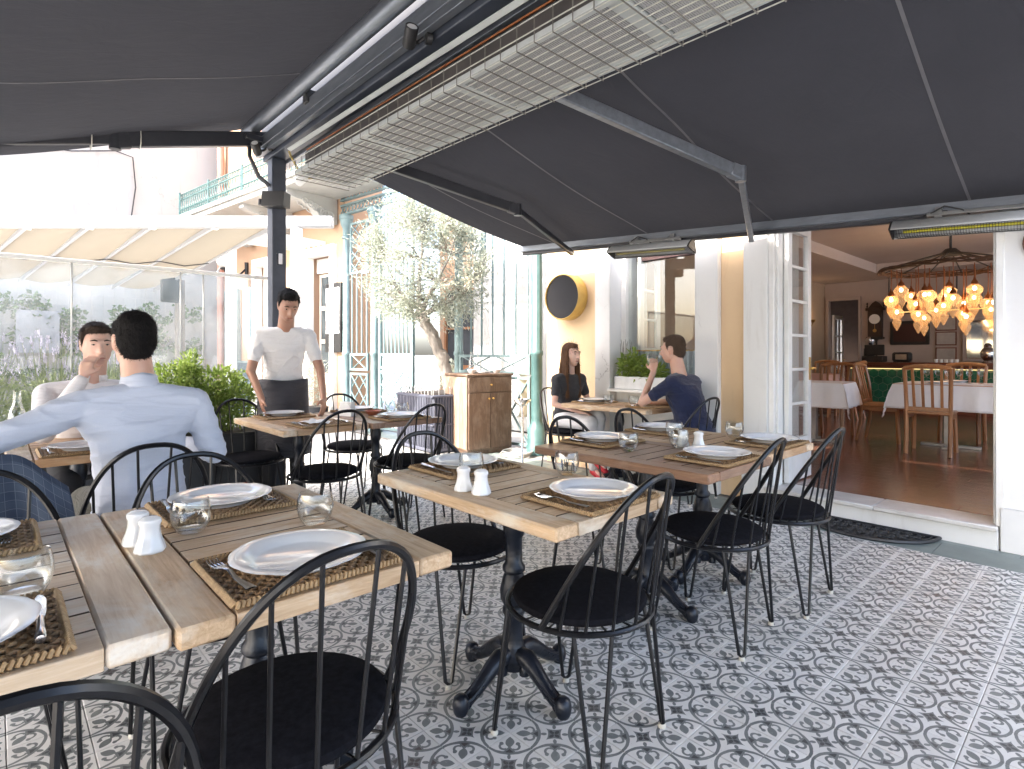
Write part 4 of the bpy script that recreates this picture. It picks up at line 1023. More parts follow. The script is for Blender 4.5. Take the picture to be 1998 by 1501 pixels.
# glass bottle at the left edge beside the man's arm
q = MB(); q.lathe([(0,0),(.036,0),(.038,.01),(.038,.15),(.030,.19),(.018,.22),(.016,.28),(.018,.285),(.016,.29),(.013,.285),(.013,.22),(.026,.185),(.034,.15),(.034,.012),(0,.01)], 24); o = q.build('bottle', M['glass'], None, (-3.85,.085,Z)); tag(o, 'clear glass water bottle at the left edge', 'bottle')
# ------------------------------------------------------------------ plants
def leaves(mb, centre_fn, n, ln, wd, spread=None, droop=0.0, fold=.25):
    for _ in range(n):
        p, axis = centre_fn()
        p = Vector(p)
        d = Vector((random.gauss(0,1), random.gauss(0,1), random.gauss(0,1)))
        if axis is not None: d = d*.55+Vector(axis)
        d.z -= droop; d.normalize()
        s_ = d.cross(Vector((random.gauss(0,1), random.gauss(0,1), random.gauss(0,1)))).normalized()
        up = s_.cross(d)
        l = ln*random.uniform(.7,1.3); w = wd*random.uniform(.7,1.2)
        m_ = p+d*l*.5
        mb.add([p, m_+s_*w*.5+up*w*fold, p+d*l, m_-s_*w*.5+up*w*fold], [(0,1,2),(0,2,3)])
def rough_branch(mb, pts, r0, r1, n=9, jag=.02):
    P_ = [Vector(p) for p in pts]; out = []
    for i in range(len(P_)-1):
        for k in range(4):
            t = k/4; p = P_[i].lerp(P_[i+1], t); j = jag*(r0); out.append(p+Vector((random.uniform(-1,1),random.uniform(-1,1),0))*j)
    out.append(P_[-1]); m_ = len(out)
    mb.tube(out, [r0+(r1-r0)*i/(m_-1)+random.uniform(-.08,.08)*r0 for i in range(m_)], n)

# olive tree in its ribbed planter
PLx, PLy, PLs, PLh = -6.14, 4.42, .45, .72
pl = thing('ribbed_planter', 'dark blue ribbed planter with knobbed rim under the olive tree', 'planter', (PLx, PLy, 0), -.06)
q = MB(); q.box(-PLs,PLs,-PLs,PLs,.03,PLh,.006); q.build('box', M['planter'], pl)
rb = MB(); rb.box(-.011,.011,-.009,.009,.05,PLh-.02,.003); rbm = rb.mesh('rib', M['planter'])
kb = MB(); kb.tube([(0,0,PLh-.01),(0,0,PLh+.07)], .008, 8); kb.lathe([(0,-.016),(.011,-.012),(.016,0),(.011,.012),(0,.016)], 10, Tr(0,0,PLh+.08)); kbm = kb.mesh('knob', M['dull_metal'])
for k in range(22):
    u = -PLs+.02+k*(2*PLs-.04)/21
    link('rib', rbm, pl, (u, -PLs-.009, 0)); link('rib', rbm, pl, (PLs+.009, u, 0), pi/2)
    if k % 2 == 0: link('knob', kbm, pl, (u, -PLs+.02, 0)); link('knob', kbm, pl, (PLs-.02, u, 0))
q = MB(); q.box(-PLs-.02,PLs+.02,-PLs-.02,PLs+.02,PLh-.03,PLh-.005,.004); q.box(-PLs-.02,PLs+.02,-PLs-.02,PLs+.02,.02,.06,.004); q.box(-PLs-.019,PLs+.019,-PLs-.019,PLs+.019,.34,.36,.004); q.build('band', M['planter'], pl)
q = MB(); q.box(-PLs+.03,PLs-.03,-PLs+.03,PLs-.03,PLh-.02,PLh+.002); q.build('soil', M['soil'], pl)
OT = thing('olive_tree', 'sunlit silvery olive tree with a leaning forked trunk', 'tree', (-5.95, 4.36, .72))
random.seed(11)
q = MB()
rough_branch(q, [(.0,.02,-.04),(-.01,-.02,.22),(-.06,-.07,.45),(-.10,-.13,.66),(-.20,-.20,.86),(-.30,-.26,1.02)], .085, .070, 12, .18)
fork = (-.30,-.26,1.0)
limbs = [[fork,(-.45,-.34,1.18),(-.62,-.42,1.42),(-.72,-.52,1.75)], [fork,(-.22,-.20,1.22),(-.10,-.12,1.45),(.05,-.02,1.8),(.10,.05,2.1)], [fork,(-.10,-.10,1.12),(.14,.10,1.30),(.34,.26,1.5)], [fork,(-.34,-.25,1.35),(-.32,-.22,1.75),(-.28,-.2,2.2)], [fork,(-.55,-.30,1.16),(-.80,-.40,1.30)]]
for lb in limbs: rough_branch(q, lb, .042, .010, 8, .2)
tips = []
CR = Vector((-.20,-.22,1.70)); allp = [Vector(p) for lb in limbs for p in lb[1:]]
for _ in range(330):
    v = Vector((random.gauss(0,1),random.gauss(0,1),random.gauss(0,1))).normalized()*random.uniform(.45,1.0)**.6
    v *= 1+.22*noise.noise(v*2.2)
    e = CR+Vector((v.x*.84,v.y*.84,v.z*.92))
    if e.z < 1.0 and (e-Vector(fork)).length < .35: continue
    b0 = min(allp, key=lambda p: (p-e).length); mid = b0.lerp(e,.55)+Vector((random.uniform(-.05,.05),random.uniform(-.05,.05),.05))
    q.tube([b0, mid, e], [.008,.005,.0025], 5)
    tips.append((b0.lerp(e,.35), e+(e-CR).normalized()*.06))
q.build('trunk', M['bark'], OT)
q = MB()
def tipfn():
    a, b_ = random.choice(tips); t = random.random()**.55; p = a.lerp(b_, t)
    s_ = .060; dr = (b_-a).normalized()
    return p+Vector((random.gauss(0,s_),random.gauss(0,s_),random.gauss(0,s_))), dr
leaves(q, tipfn, 21000, .060, .0150, None, .1)
o = q.build('crown', M['olive'], OT)

# pot with a clipped shrub behind the trunk
sh = thing('potted_shrub', 'small shrub in a dark tub behind the olive trunk', 'plant', L(2.05, .55, 0))
q = MB(); q.lathe([(0,.02),(.17,.02),(.23,.62),(.25,.62),(.25,.66),(.21,.66),(.20,.60),(0,.60)], 20); q.build('tub', M['blackplanter'], sh)
q = MB()
def blobfn(c, r):
    def f():
        d = Vector((random.gauss(0,1),random.gauss(0,1),random.gauss(0,1))).normalized()*random.random()**.4
        d *= 1+.25*noise.noise(d*2.7+Vector(c)*3)
        return (c[0]+d.x*r[0], c[1]+d.y*r[1], c[2]+d.z*r[2]), d
    return f
leaves(q, blobfn((0,0,.86),(.19,.19,.28)), 1800, .035, .014); q.build('foliage', M['olive'], sh)

# long planter of lavender and box by the glass screen
lp = thing('long_planter', 'long black planter box along the glass screen', 'planter', (-4.97, .0, 0))
q = MB(); q.box(-.19,.19,-2.2,1.62,.02,.60,.006); q.box(-.20,.20,-2.21,1.63,.57,.601,.004); q.build('box', M['blackplanter'], lp)
q = MB(); q.box(-.17,.17,-2.18,1.60,.55,.603); q.build('soil', M['soil'], lp)
def bush(name, label, c, r, n, m, ln, wd, group):
    t = thing(name, label, 'shrub', (c[0], c[1], .60), 0, group)
    q = MB()
    for k in range(7):
        a = 2*pi*k/7; q.tube([(0,0,0),(r[0]*.3*cos(a),r[1]*.3*sin(a),(c[2]-.6)*.7),(r[0]*.7*cos(a),r[1]*.7*sin(a),(c[2]-.6)+r[2]*.3*sin(k*2.1))], [.009,.006,.003], 5)
    q.build('stem', M['bark'], t)
    q = MB(); leaves(q, blobfn((0,0,c[2]-.6), r), n, ln, wd); q.build('foliage', M[m], t)
    return t
bush('box_shrub', 'bright green rounded shrub at the near end of the black planter', (-4.97,1.36,.86), (.20,.26,.26), 3200, 'green', .040, .020, 'shrubs in the black planter')
bush('box_shrub', 'bright green shrub between the seated man and the waiter', (-4.97,1.02,.88), (.20,.24,.28), 2600, 'green', .040, .020, 'shrubs in the black planter')
bush('box_shrub', 'upright yellow-green shoot rising above the clipped shrubs', (-4.99,1.13,1.08), (.07,.08,.18), 500, 'green', .040, .018, 'shrubs in the black planter')
lv_lab = ['lavender bush flowering behind the men at the table, nearest the shrubs', 'lavender bush flowering behind the man facing us', 'lavender bush at the left picture edge', 'lavender bush beyond the left edge']
for i, y in enumerate((.62, .28, -.06, -.42)):
    t = thing('lavender', lv_lab[i], 'plant', (-4.95, y, .60), 0, 'lavender in the black planter')
    q = MB(); fl_ = MB()
    leaves(q, blobfn((0,0,.24),(.20,.22,.26)), 2200, .05, .007)
    for _ in range(60):
        a = random.uniform(0,2*pi); r = random.uniform(.02,.20); h = random.uniform(.42,.74)
        b0 = Vector((r*.6*cos(a), r*.6*sin(a), .2)); e = Vector((r*1.3*cos(a), r*1.3*sin(a), h))
        q.tube([b0, b0.lerp(e,.5)+Vector((0,0,.02)), e], .0016, 4)
        for k in range(5):
            zz = e+(e-b0).normalized()*(.011*k)
            for w in range(3):
                aa = random.uniform(0,2*pi); o_ = Vector((cos(aa),sin(aa),.6))*.009
                fl_.add([zz, zz+o_+Vector((0,0,.004)), zz+o_*.6+Vector((0,0,.012))], [(0,1,2)])
    q.build('foliage', M['lav'], t); fl_.build('flower_spikes', M['lavf'], t)

# glass wind screen
gs = thing('glass_screen', 'clear glass wind screen with a white top rail beside the pergola', 'screen', (-5.27, 0, 0))
q = MB(); q.box(-.02,.02,-2.3,1.86,1.90,1.93,.004); q.build('top_rail', M['white_gloss'], gs)
q = MB(); q.box(-.02,.02,-2.3,1.86,.03,.06,.004); q.build('bottom_rail', M['white_gloss'], gs)
ys = [-2.3, -1.5, -.75, .0, .42, 1.13, 1.30, 1.86]
for k in range(len(ys)-1):
    q = MB(); q.box(-.004,.004,ys[k]+.006,ys[k+1]-.006,.062,1.898); q.build('pane', M['sheet'], gs)
for y in ys[2:]:
    q = MB(); q.box(-.010,.010,y-.005,y+.005,.06,1.90,.002); q.build('clamp_strip', M['dull_metal'] if y < 1.8 else M['teal'], gs)

# pergola with a pleated roof
def proof_mat():
    m, nt, b = new_mat('cream_roof_canvas'); out = nt.nodes['Material Output']
    b.inputs['Base Color'].default_value = (.27,.245,.20,1); b.inputs['Roughness'].default_value = .9
    t = nt.nodes.new('ShaderNodeBsdfTranslucent'); t.inputs[0].default_value = (.30,.26,.20,1)
    mx = nt.nodes.new('ShaderNodeMixShader'); mx.inputs[0].default_value = .10
    nt.links.new(b.outputs[0], mx.inputs[1]); nt.links.new(t.outputs[0], mx.inputs[2]); nt.links.new(mx.outputs[0], out.inputs[0]); return m
M['pergola_white'] = mat('pale_grey_aluminium', (.42,.43,.45), .5, 0, (.38,.39,.41), 4)
pg = thing('pergola', 'white pergola with a cream canvas roof across the courtyard', 'pergola', (-6.07, 2.41, 0))
PO_ = Vector((-6.07, 2.41, 0))
def gp(name, mb, m, parent=None):
    o = mb.build(name, M[m] if isinstance(m, str) else m); o.parent = parent or pg
    if parent is None: o.location = tuple(-PO_)
    return o
A0 = Vector((-5.80, 2.70, 2.655)); A1 = Vector((-10.4, -2.30, 2.655))
q = MB(); q.bar(A0, A1, .10, .12); gp('front_beam', q, 'pergola_white')
q = MB(); q.box(-6.12,-6.02,2.36,2.46,0,2.594,.005); gp('post', q, 'white_gloss')
def edge(u): return A0.lerp(A1, .085+.9*u)
def roof(u, v):
    e = edge(u); back = Vector((-11.2, 2.0-5.2*u-.0*v, 2.34))
    p = e.lerp(back, v); p.z += .03-.05*abs(sin(pi*u*9))*(1 if v > .02 else 0)-.05*sin(pi*v)
    return tuple(p)
q = MB(); q.grid(roof, 72, 16); gp('canvas', q, proof_mat())
for k in range(10):
    u = k/9
    a = Vector(roof(u, 0))-Vector((0,0,.05)); b_ = Vector(roof(u, 1))-Vector((0,0,.05))
    q = MB(); q.bar(a, b_, .035, .05); r_ = gp('rafter', q, M['pergola_white'])
    q = MB(); c_ = a+(b_-a).normalized()*.06; q.box(c_.x-.035,c_.x+.035,c_.y-.035,c_.y+.035,c_.z-.045,c_.z+.02,.006); o = q.build('rafter_shoe', M['white_gloss']); o.parent = r_
for v in (.45,):
    q = MB(); q.tube([tuple(Vector(roof(i/18, v))-Vector((0,0,.03))) for i in range(19)], .008, 5); gp('cross_wire', q, 'darkalu')
q = MB(); q.box(-10.18,-10.06,2.10,2.22,0,2.40,.005); gp('post', q, mat('brown_grey_post', (.20,.17,.15), .6))
t = thing('wall_speaker', 'small dark box loudspeaker high on the brown pergola post', 'loudspeaker', (-10.02, 2.10, 2.05))
q = MB(); q.box(-.03,.10,-.22,.02,-.02,.42,.01); q.build('cabinet', M['black'], t)
# white post and small white canopy beside the steel post
t = thing('side_canopy', 'small white slatted canopy on a white post under the balcony', 'canopy', L(4.9, -1.5, 0))
def cp(name, mb, m):
    o = mb.build(name, M[m]); o.parent = t; o.location = tuple(-Vector(L(4.9,-1.5,0))); return o
q = MB(); lbox(q, 5.02, 5.15, -1.45, -1.33, 0, 3.1, .006); cp('post', q, 'white_gloss')
q = MB(); lbox(q, 4.45, 5.6, -1.52, -1.44, 3.1, 3.2, .006); cp('beam', q, 'white_gloss')
for k in range(7):
    q = MB(); lbox(q, 4.5+k*.16, 4.54+k*.16, -1.43, -.05, 3.12, 3.18, .004); cp('slat', q, 'white_gloss')

# ivy trellis on the far wall
tr = thing('ivy_trellis', 'square wire trellis overgrown with ivy on the courtyard wall', 'trellis', L(8.85, -3.0, 0))
def tp(name, mb, m):
    o = mb.build(name, M[m]); o.parent = tr; o.location = tuple(-Vector(L(8.85,-3.0,0))); return o
q = MB()
for k in range(26): ltube(q, [(8.86,-5.0+k*.18,.5),(8.86,-5.0+k*.18,2.75+.35*sin(k*.7))], .006, 5)
for k in range(12): ltube(q, [(8.84,-5.0,.55+k*.2),(8.84,-.5,.55+k*.2)], .005, 5)
tp('lattice', q, 'dull_metal')
q = MB()
def ivy():
    n_ = random.uniform(-5.2,-.4); top = 2.2+.5*noise.noise(Vector((n_*1.3,0,3)))+.3*noise.noise(Vector((n_*4,1,3)))
    z = .4+(top-.4)*random.random()**.55
    if noise.noise(Vector((n_*2, z*2, 7))) < -.08: z = min(z, .9)
    return L(8.75+random.uniform(-.14,.1), n_, z), None
leaves(q, ivy, 4200, .09, .075); tp('foliage', q, 'dkgreen')
t = thing('notice_board', 'pale notice board hanging among the ivy', 'board', L(8.6, -3.2, 1.25))
q = MB(); q.add([L(8.6,-3.45,1.25),L(8.6,-2.85,1.25),L(8.6,-2.85,2.0),L(8.6,-3.45,2.0),L(8.63,-3.45,1.25),L(8.63,-2.85,1.25),L(8.63,-2.85,2.0),L(8.63,-3.45,2.0)], [(0,1,2,3),(7,6,5,4),(0,4,5,1),(1,5,6,2),(2,6,7,3),(3,7,4,0)])
o = q.build('panel', mat('blue_grey_board', (.24,.255,.275), .7)); o.parent = t; o.location = tuple(-Vector(L(8.6,-3.2,1.25)))
# lower dark glazed front of the neighbour between the door and the pipe
t = thing('shop_window', 'dark blue-grey glazed panel at the foot of the peach wall', 'window', L(7.6, -.02, 0))
q = MB(); lbox(q, 7.2, 8.3, -.06, .0, 0, 1.05, .006); o = q.build('panel', mat('blue_grey_panel', (.06,.10,.13), .25)); o.parent = t; o.location = tuple(-Vector(L(7.6,-.02,0)))
q = MB(); 
for a in (7.18, 7.74, 8.28): lbox(q, a, a+.04, -.08, .0, 0, 2.6, .004)
lbox(q, 7.18, 8.32, -.081, .0, 1.05, 1.09); o = q.build('frame', M['teal']); o.parent = t; o.location = tuple(-Vector(L(7.6,-.02,0)))
# globe wall lamp on its scroll arm
t = thing('wall_lamp', 'globe wall lamp on a curled black arm on the peach wall', 'lamp', L(7.45, -.03, 3.0))
def wp(name, mb, m):
    o = mb.build(name, M[m] if isinstance(m, str) else m); o.parent = t; o.location = tuple(-Vector(L(7.45,-.03,3.0))); return o
q = MB(); ltube(q, [(7.45,-.02,3.0),(7.45,-.15,2.86),(7.45,-.32,2.82),(7.45,-.44,2.88),(7.45,-.45,2.94)], .020, 8); ltube(q, [(7.45,-.02,2.88),(7.45,-.02,3.12)], .035, 8); wp('arm', q, 'black')
q = MB(); q.lathe([(0,-.03),(.07,-.03),(.09,.0),(.05,.03),(0,.03)], 16, Tr(*L(7.45,-.45,2.95))); wp('holder', q, 'black')
q = MB(); q.lathe([(.155*sin(pi*k/14), -.155*cos(pi*k/14)) for k in range(15)], 24, Tr(*L(7.45,-.45,3.11))); wp('globe', q, mat('frosted_globe', (.72,.70,.68), .3))
t = thing('wall_light', 'small metal spotlight on the peach wall beside the globe lamp', 'light', L(8.15, -.02, 3.1))
q = MB(); ltube(q, [(8.15,-.02,3.2),(8.15,-.22,3.1),(8.15,-.28,2.98)], .018, 8); q.lathe([(0,0),(.03,0),(.07,-.12),(.0,-.12)], 14, Tr(*L(8.15,-.28,2.98))); o = q.build('lamp_body', M['dull_metal']); o.parent = t; o.location = tuple(-Vector(L(8.15,-.02,3.1)))
# menu board
t = thing('menu_board', 'black framed menu board with white sheet beside the teal column', 'board', L(4.28, .0, 1.26))
q = MB(); lbox(q, 4.05, 4.52, -.05, .018, 1.26, 2.44, .006); o = q.build('frame', M['black']); o.parent = t; o.location = tuple(-Vector(L(4.28,0,1.26)))
q = MB(); lbox(q, 4.09, 4.48, -.056, -.051, 1.58, 2.36); o = q.build('sheet', M['paper']); o.parent = t; o.location = tuple(-Vector(L(4.28,0,1.26)))
# climbing sprigs by the waiter
t = thing('wall_shrub', 'thin grey-green shrub growing at the foot of the menu board', 'plant', L(4.3, -.35, 0))
q = MB(); leaves(q, blobfn((0,0,.75),(.30,.22,.42)), 900, .05, .015); q.build('foliage', M['olive'], t)
q = MB(); q.lathe([(0,0),(.16,0),(.2,.36),(0,.36)], 16); q.build('pot', M['blackplanter'], t)

# ------------------------------------------------------------------ service cabinet
cb = thing('service_cabinet', 'brown wooden waiter cabinet with a drawer and two doors', 'cabinet', (-5.35, 4.19, 0), -.16)
CW, CD, CHt = .64, .56, .985
q = MB(); q.box(-CD,0,0,CW,.05,CHt-.03,.003); q.box(-CD+.02,-.02,.02,CW-.02,0,.049); q.build('carcass', M['cabinet'], cb)
q = MB(); q.box(-CD-.015,.018,-.015,CW+.015,CHt-.0295,CHt,.005); q.build('top', M['cabinet'], cb)
q = MB(); q.box(-.0005,.016,.012,CW-.012,.76,.945,.004); q.build('drawer', M['cabinet'], cb)
for (a, b_) in ((.012, CW/2-.002), (CW/2+.002, CW-.012)):
    q = MB(); q.box(-.0005,.016,a,b_,.07,.75,.004); q.build('door', M['cabinet'], cb)
for (y, z) in ((CW/2,.85),(CW/2-.03,.68),(CW/2+.03,.68)):
    q = MB(); q.lathe([(0,0),(.009,0),(.006,.012),(.013,.02),(.010,.03),(0,.032)], 12, Tr(.015,y,z) @ Matrix.Rotation(pi/2,4,'Y')); q.build('knob', M['brass'], cb)
for k in range(6):
    q = MB(); q.box(-CD+k*CD/6+.002,-CD+(k+1)*CD/6-.002,-.010,-.0005,.07,CHt-.04,.002); q.build('plank', wood('pale_cabinet_plank', (.17,.11,.075), (.27,.19,.14), (.36,.29,.23), 'z') if k == 0 else bpy.data.materials['pale_cabinet_plank'], cb)
cbM = Tr(-5.35,4.19,0) @ Rz(-.16)
def oncab(name, me, x, y, z, label, cat, grp=None):
    o = link(name, me, None, tuple(cbM @ Vector((x,y,CHt+.0005+z))), 0); tag(o, label, cat, grp); return o
q = MB()
for k in range(3): q.lathe([(0,.006*k),(.08,.006*k),(.12,.012+.006*k),(.12,.015+.006*k),(.08,.008+.006*k),(0,.008+.006*k)], 30)
o = oncab('plate_stack', q.mesh('plate_stack', M['china']), -.2, .30, 0, 'stack of white plates on the waiter cabinet', 'plates')
bw = MB(); bw.lathe([(0,0),(.03,0),(.055,.03),(.065,.05),(.062,.05),(.05,.03),(.025,.008),(0,.008)], 24); bme = bw.mesh('bowl', M['china'])
oncab('bowl', bme, -.17, .16, 0, 'white bowl on the waiter cabinet, farther from the facade', 'bowl', 'bowls on the cabinet'); oncab('bowl', bme, -.14, .50, 0, 'white bowl on the waiter cabinet, nearer the facade', 'bowl', 'bowls on the cabinet')
bt = MB(); bt.lathe([(0,0),(.035,0),(.036,.16),(.016,.21),(.014,.27),(.012,.27),(.013,.21),(.032,.155),(.032,.006),(0,.005)], 20); btm = bt.mesh('bottle', M['glass'])
oncab('oil_bottle', btm, -.40, .28, 0, 'clear oil bottle with metal pourer on the cabinet, farther from the facade', 'bottle', 'bottles on the cabinet'); oncab('oil_bottle', btm, -.40, .38, 0, 'clear oil bottle with metal pourer on the cabinet, nearer the facade', 'bottle', 'bottles on the cabinet')
# folded linen sticking out beside the cabinet, ashtray stand
def lin(u, v): return (-.02+.04*u+.04*sin(3*v), .12*u+.03*sin(6*v), .55*v)
q = MB(); q.grid(lin, 6, 14); o = q.build('linen', mat('cream_linen', (.66,.62,.50), .9), None, (-5.22,4.93,.42)); s_ = o.modifiers.new('s','SOLIDIFY'); s_.thickness = .012; tag(o, 'cream cloth hanging down beside the waiter cabinet', 'cloth')
q = MB(); q.lathe([(0,0),(.13,0),(.13,.012),(.03,.03),(.013,.06),(.013,.66),(.05,.68),(.09,.72),(.10,.74),(.085,.74),(.05,.70),(0,.695)], 28); o = q.build('ashtray_stand', M['silver'], None, (-4.40,4.20,0)); tag(o, "polished steel ashtray stand behind the woman's chair", 'ashtray')
# coiled hose at the foot of the column
q = MB()
for k in range(3): q.tube([(.20*cos(a)+.01*k, .16*sin(a)+.015*k, .014+.018*k+.004*sin(3*a)) for a in [2*pi*u/24 for u in range(24)]], .011, 6, True)
o = q.build('garden_hose', M['dull_metal'], None, (-4.98,4.62,0)); tag(o, 'coiled grey hose on the ground at the teal column', 'hose')

# ------------------------------------------------------------------ wall sign, doormat, window box
sg = thing('round_sign', 'round dark sign with a gold rim on the cream wall', 'sign', (-4.14, 4.69, 1.850))
R90 = Matrix.Rotation(pi/2, 4, 'X')
q = MB(); q.lathe([(.235,.0),(.25,.01),(.25,.145),(.243,.155),(.236,.150),(.236,.01),(.235,0)], 64, R90); q.build('rim', M['gold'], sg)
q = MB(); q.lathe([(0,.138),(.2355,.138),(.2355,.10),(0,.10)], 64, R90); q.build('disc', M['slate'], sg)
sg2 = thing('round_plaque', 'reddish-brown round plaque at the right picture edge', 'plaque', (-.30, 4.629, 1.90))
q = MB(); q.lathe([(0,.03),(.10,.03),(.115,.02),(.12,0),(0,0)], 40, R90); q.build('disc', mat('brown_plaque', (.16,.05,.03), .4), sg2)
dm = thing('doormat', 'half-round black rubber doormat in front of the step', 'doormat', (-1.22, 4.592, 0))
q = MB(); Rm, Dm = .40, .36
arcp = [(Rm*cos(a), -Dm*sin(a)) for a in [pi*k/32 for k in range(33)]]
q.tube([(x,y,.012) for x,y in arcp]+[(-Rm,0,.012)], .012, 6); q.tube([(-Rm,-.002,.012),(Rm,-.002,.012)], .012, 6)
q.tube([(.9*x,.88*y-.012,.010) for x,y in arcp], .006, 6); q.build('rim', M['blackplanter'], dm)
q = MB()
for i in range(13):
    for j in range(5):
        cx_ = -.36+i*.06; cy_ = -.05-j*.065
        if (cx_/(.35))**2+(cy_/(.32))**2 > 1: continue
        s_ = 1 if (i+j) % 2 else -1
        q.tube([(cx_+s_*(.028-.0025*k)*cos(k*.7), cy_+(.030-.0025*k)*sin(k*.7), .010) for k in range(10)], .005, 5)
q.build('scrollwork', M['blackplanter'], dm)
q = MB(); q.add([(x*.98,y*.98,.002) for x,y in arcp], [tuple(reversed(range(33)))]); q.build('backing', M['black'], dm)
wb = thing('window_box', 'white window box with green plants on the sill', 'planter', (-3.15, 4.715, .876))
q = MB(); q.box(-.36,.36,-.075,.075,0,.125,.006); q.build('box', M['whitebox'], wb)
q = MB()
for cx_, h_ in ((-.26,.20),(-.18,.26),(-.10,.20),(.0,.14),(.10,.12)): leaves(q, blobfn((cx_,0,.12+h_*.5),(.075,.06,h_*.55)), 120, .075, .028)
q.build('foliage', M['green'], wb)
q = MB()
for k in range(9): q.tube([(-.35+.015*k,.03,.1),(-.35+.014*k+.01*sin(k),.03,.3),(-.36+.016*k+.03*sin(k*2),.03,.46+.02*(k%3))], .0022, 4)
q.build('twigs', M['bark'], wb)
# ------------------------------------------------------------------ people
def _sph(n1=11, n2=18):
    pts = []
    for i in range(n1+1):
        a = pi*i/n1
        for k in range(n2): b_ = 2*pi*k/n2; pts.append(Vector((sin(a)*cos(b_), sin(a)*sin(b_), cos(a))))
    return pts
SPH = _sph()
def hull(bm, items):
    """items: (centre, radius or (rx,ry,rz)[, Matrix]) -> convex hull added to bm"""
    vs = []
    for it in items:
        c_ = Vector(it[0]); r = it[1]; r = (r,r,r) if isinstance(r,(int,float)) else r; R = it[2] if len(it) > 2 else None
        for p in SPH:
            v = Vector((p.x*r[0], p.y*r[1], p.z*r[2]))
            if R is not None: v = R @ v
            vs.append(bm.verts.new(c_+v))
    bmesh.ops.convex_hull(bm, input=vs)
def blob(name, parts, voxel, material, parent=None, smooth=4, disp=None):
    bm = bmesh.new()
    for it in parts:
        b2 = bmesh.new(); hull(b2, it); 
        bad = [v for v in b2.verts if not v.link_faces]
        if bad: bmesh.ops.delete(b2, geom=bad, context='VERTS')
        me = bpy.data.meshes.new('tmp'); b2.to_mesh(me); b2.free(); bm.from_mesh(me); bpy.data.meshes.remove(me)
    me = bpy.data.meshes.new('tmp'); bm.to_mesh(me); bm.free()
    ob = bpy.data.objects.new('tmp', me); COL.objects.link(ob)
    r = ob.modifiers.new('r','REMESH'); r.mode = 'VOXEL'; r.voxel_size = voxel
    s = ob.modifiers.new('s','SMOOTH'); s.factor = .5; s.iterations = smooth
    dg = bpy.context.evaluated_depsgraph_get(); dg.update()
    m2 = bpy.data.meshes.new_from_object(ob.evaluated_get(dg)); m2.name = name
    bpy.data.objects.remove(ob); bpy.data.meshes.remove(me)
    if disp:
        nr = [v.normal.copy() for v in m2.vertices]
        for v, n_ in zip(m2.vertices, nr): v.co += n_*disp(v.co)
    m2.materials.clear(); m2.materials.append(material)
    m2.polygons.foreach_set('use_smooth', [True]*len(m2.polygons)); m2.update()
    o = bpy.data.objects.new(name, m2); COL.objects.link(o)
    if parent is not None: o.parent = parent
    return o
def fuzz(hair, n, ln, flow, w=.0011):
    """fine strands lying on a hair mesh; flow(co) gives the combing direction"""
    me = hair.data; q = MB(); P_ = me.polygons
    for _ in range(n):
        p = P_[random.randrange(len(P_))]; nr = p.normal; c_ = p.center
        d = flow(c_); d = (d-nr*d.dot(nr)*.8); d = d+nr*.22+Vector((random.gauss(0,.25),random.gauss(0,.25),random.gauss(0,.25))); d.normalize()
        s_ = d.cross(nr); s_ = s_.normalized() if s_.length > 1e-5 else Vector((1,0,0)); l = ln*random.uniform(.5,1.2)
        m_ = c_+d*l*.5+nr*.002
        q.add([c_-s_*w, c_+s_*w, m_+s_*w*.8, c_+d*l-nr*.002, m_-s_*w*.8], [(0,1,2,4),(4,2,3)])
    o = q.build('strands', me.materials[0], hair); return o
def ridge(n_): return (1-abs(n_))**5
def skin_mat(name, c):
    m, nt, b = new_mat(name); v = coords(nt, (1,1,1))
    col = nmix(nt, ramp(nt, nnoise(nt, v, 18, 4), .3, .7), c, (c[0]*1.04, c[1]*.88, c[2]*.85)); nt.links.new(col, b.inputs['Base Color'])
    b.inputs['Roughness'].default_value = .48; b.inputs['Subsurface Weight'].default_value = .12; b.inputs['Subsurface Radius'].default_value = (.02,.008,.004); b.inputs['Subsurface Scale'].default_value = .3
    bump(nt, b, nnoise(nt, v, 160, 3), .12, .001); return m
def cloth_mat(name, c, c2=None, wr=.5, sc=(4,4,14)):
    m, nt, b = new_mat(name); v = coords(nt, (1,1,1)); v2 = coords(nt, sc)
    col = nmix(nt, ramp(nt, nnoise(nt, v, 300, 2), .3, .7), c, c2 or tuple(x*.88 for x in c)); nt.links.new(col, b.inputs['Base Color'])
    b.inputs['Roughness'].default_value = .9; b.inputs['Sheen Weight'].default_value = .15
    h = nmath(nt, 'ADD', nnoise(nt, v2, 1.6, 3, .5, 1.2), nmath(nt, 'MULTIPLY', nnoise(nt, v, 700, 1), .02)); bump(nt, b, h, wr, .03); return m
def hair_mat(name, c, c2, st=(40,40,3)):
    m, nt, b = new_mat(name); v = coords(nt, st); n_ = nnoise(nt, v, 3, 4, .7, .4)
    nt.links.new(nmix(nt, ramp(nt, n_, .3, .7), c, c2), b.inputs['Base Color']); b.inputs['Roughness'].default_value = .68; b.inputs['Specular IOR Level'].default_value = .2
    bump(nt, b, n_, .9, .010); return m
SK = skin_mat('warm_skin', (.54,.35,.265)); SK2 = skin_mat('tanned_skin', (.40,.24,.17)); SK3 = skin_mat('fair_skin', (.60,.41,.33))
HB1 = hair_mat('black_hair', (.004,.0035,.0035), (.011,.009,.009), (60,60,14)); HB2 = hair_mat('dark_brown_hair', (.022,.014,.010), (.05,.032,.022), (30,30,10)); HB3 = hair_mat('long_brown_hair', (.045,.02,.011), (.16,.085,.045), (34,34,2)); HB4 = hair_mat('cropped_brown_hair', (.06,.038,.024), (.12,.08,.055), (60,60,60))
def lerp(a, b_, t): return tuple(Vector(a).lerp(Vector(b_), t))
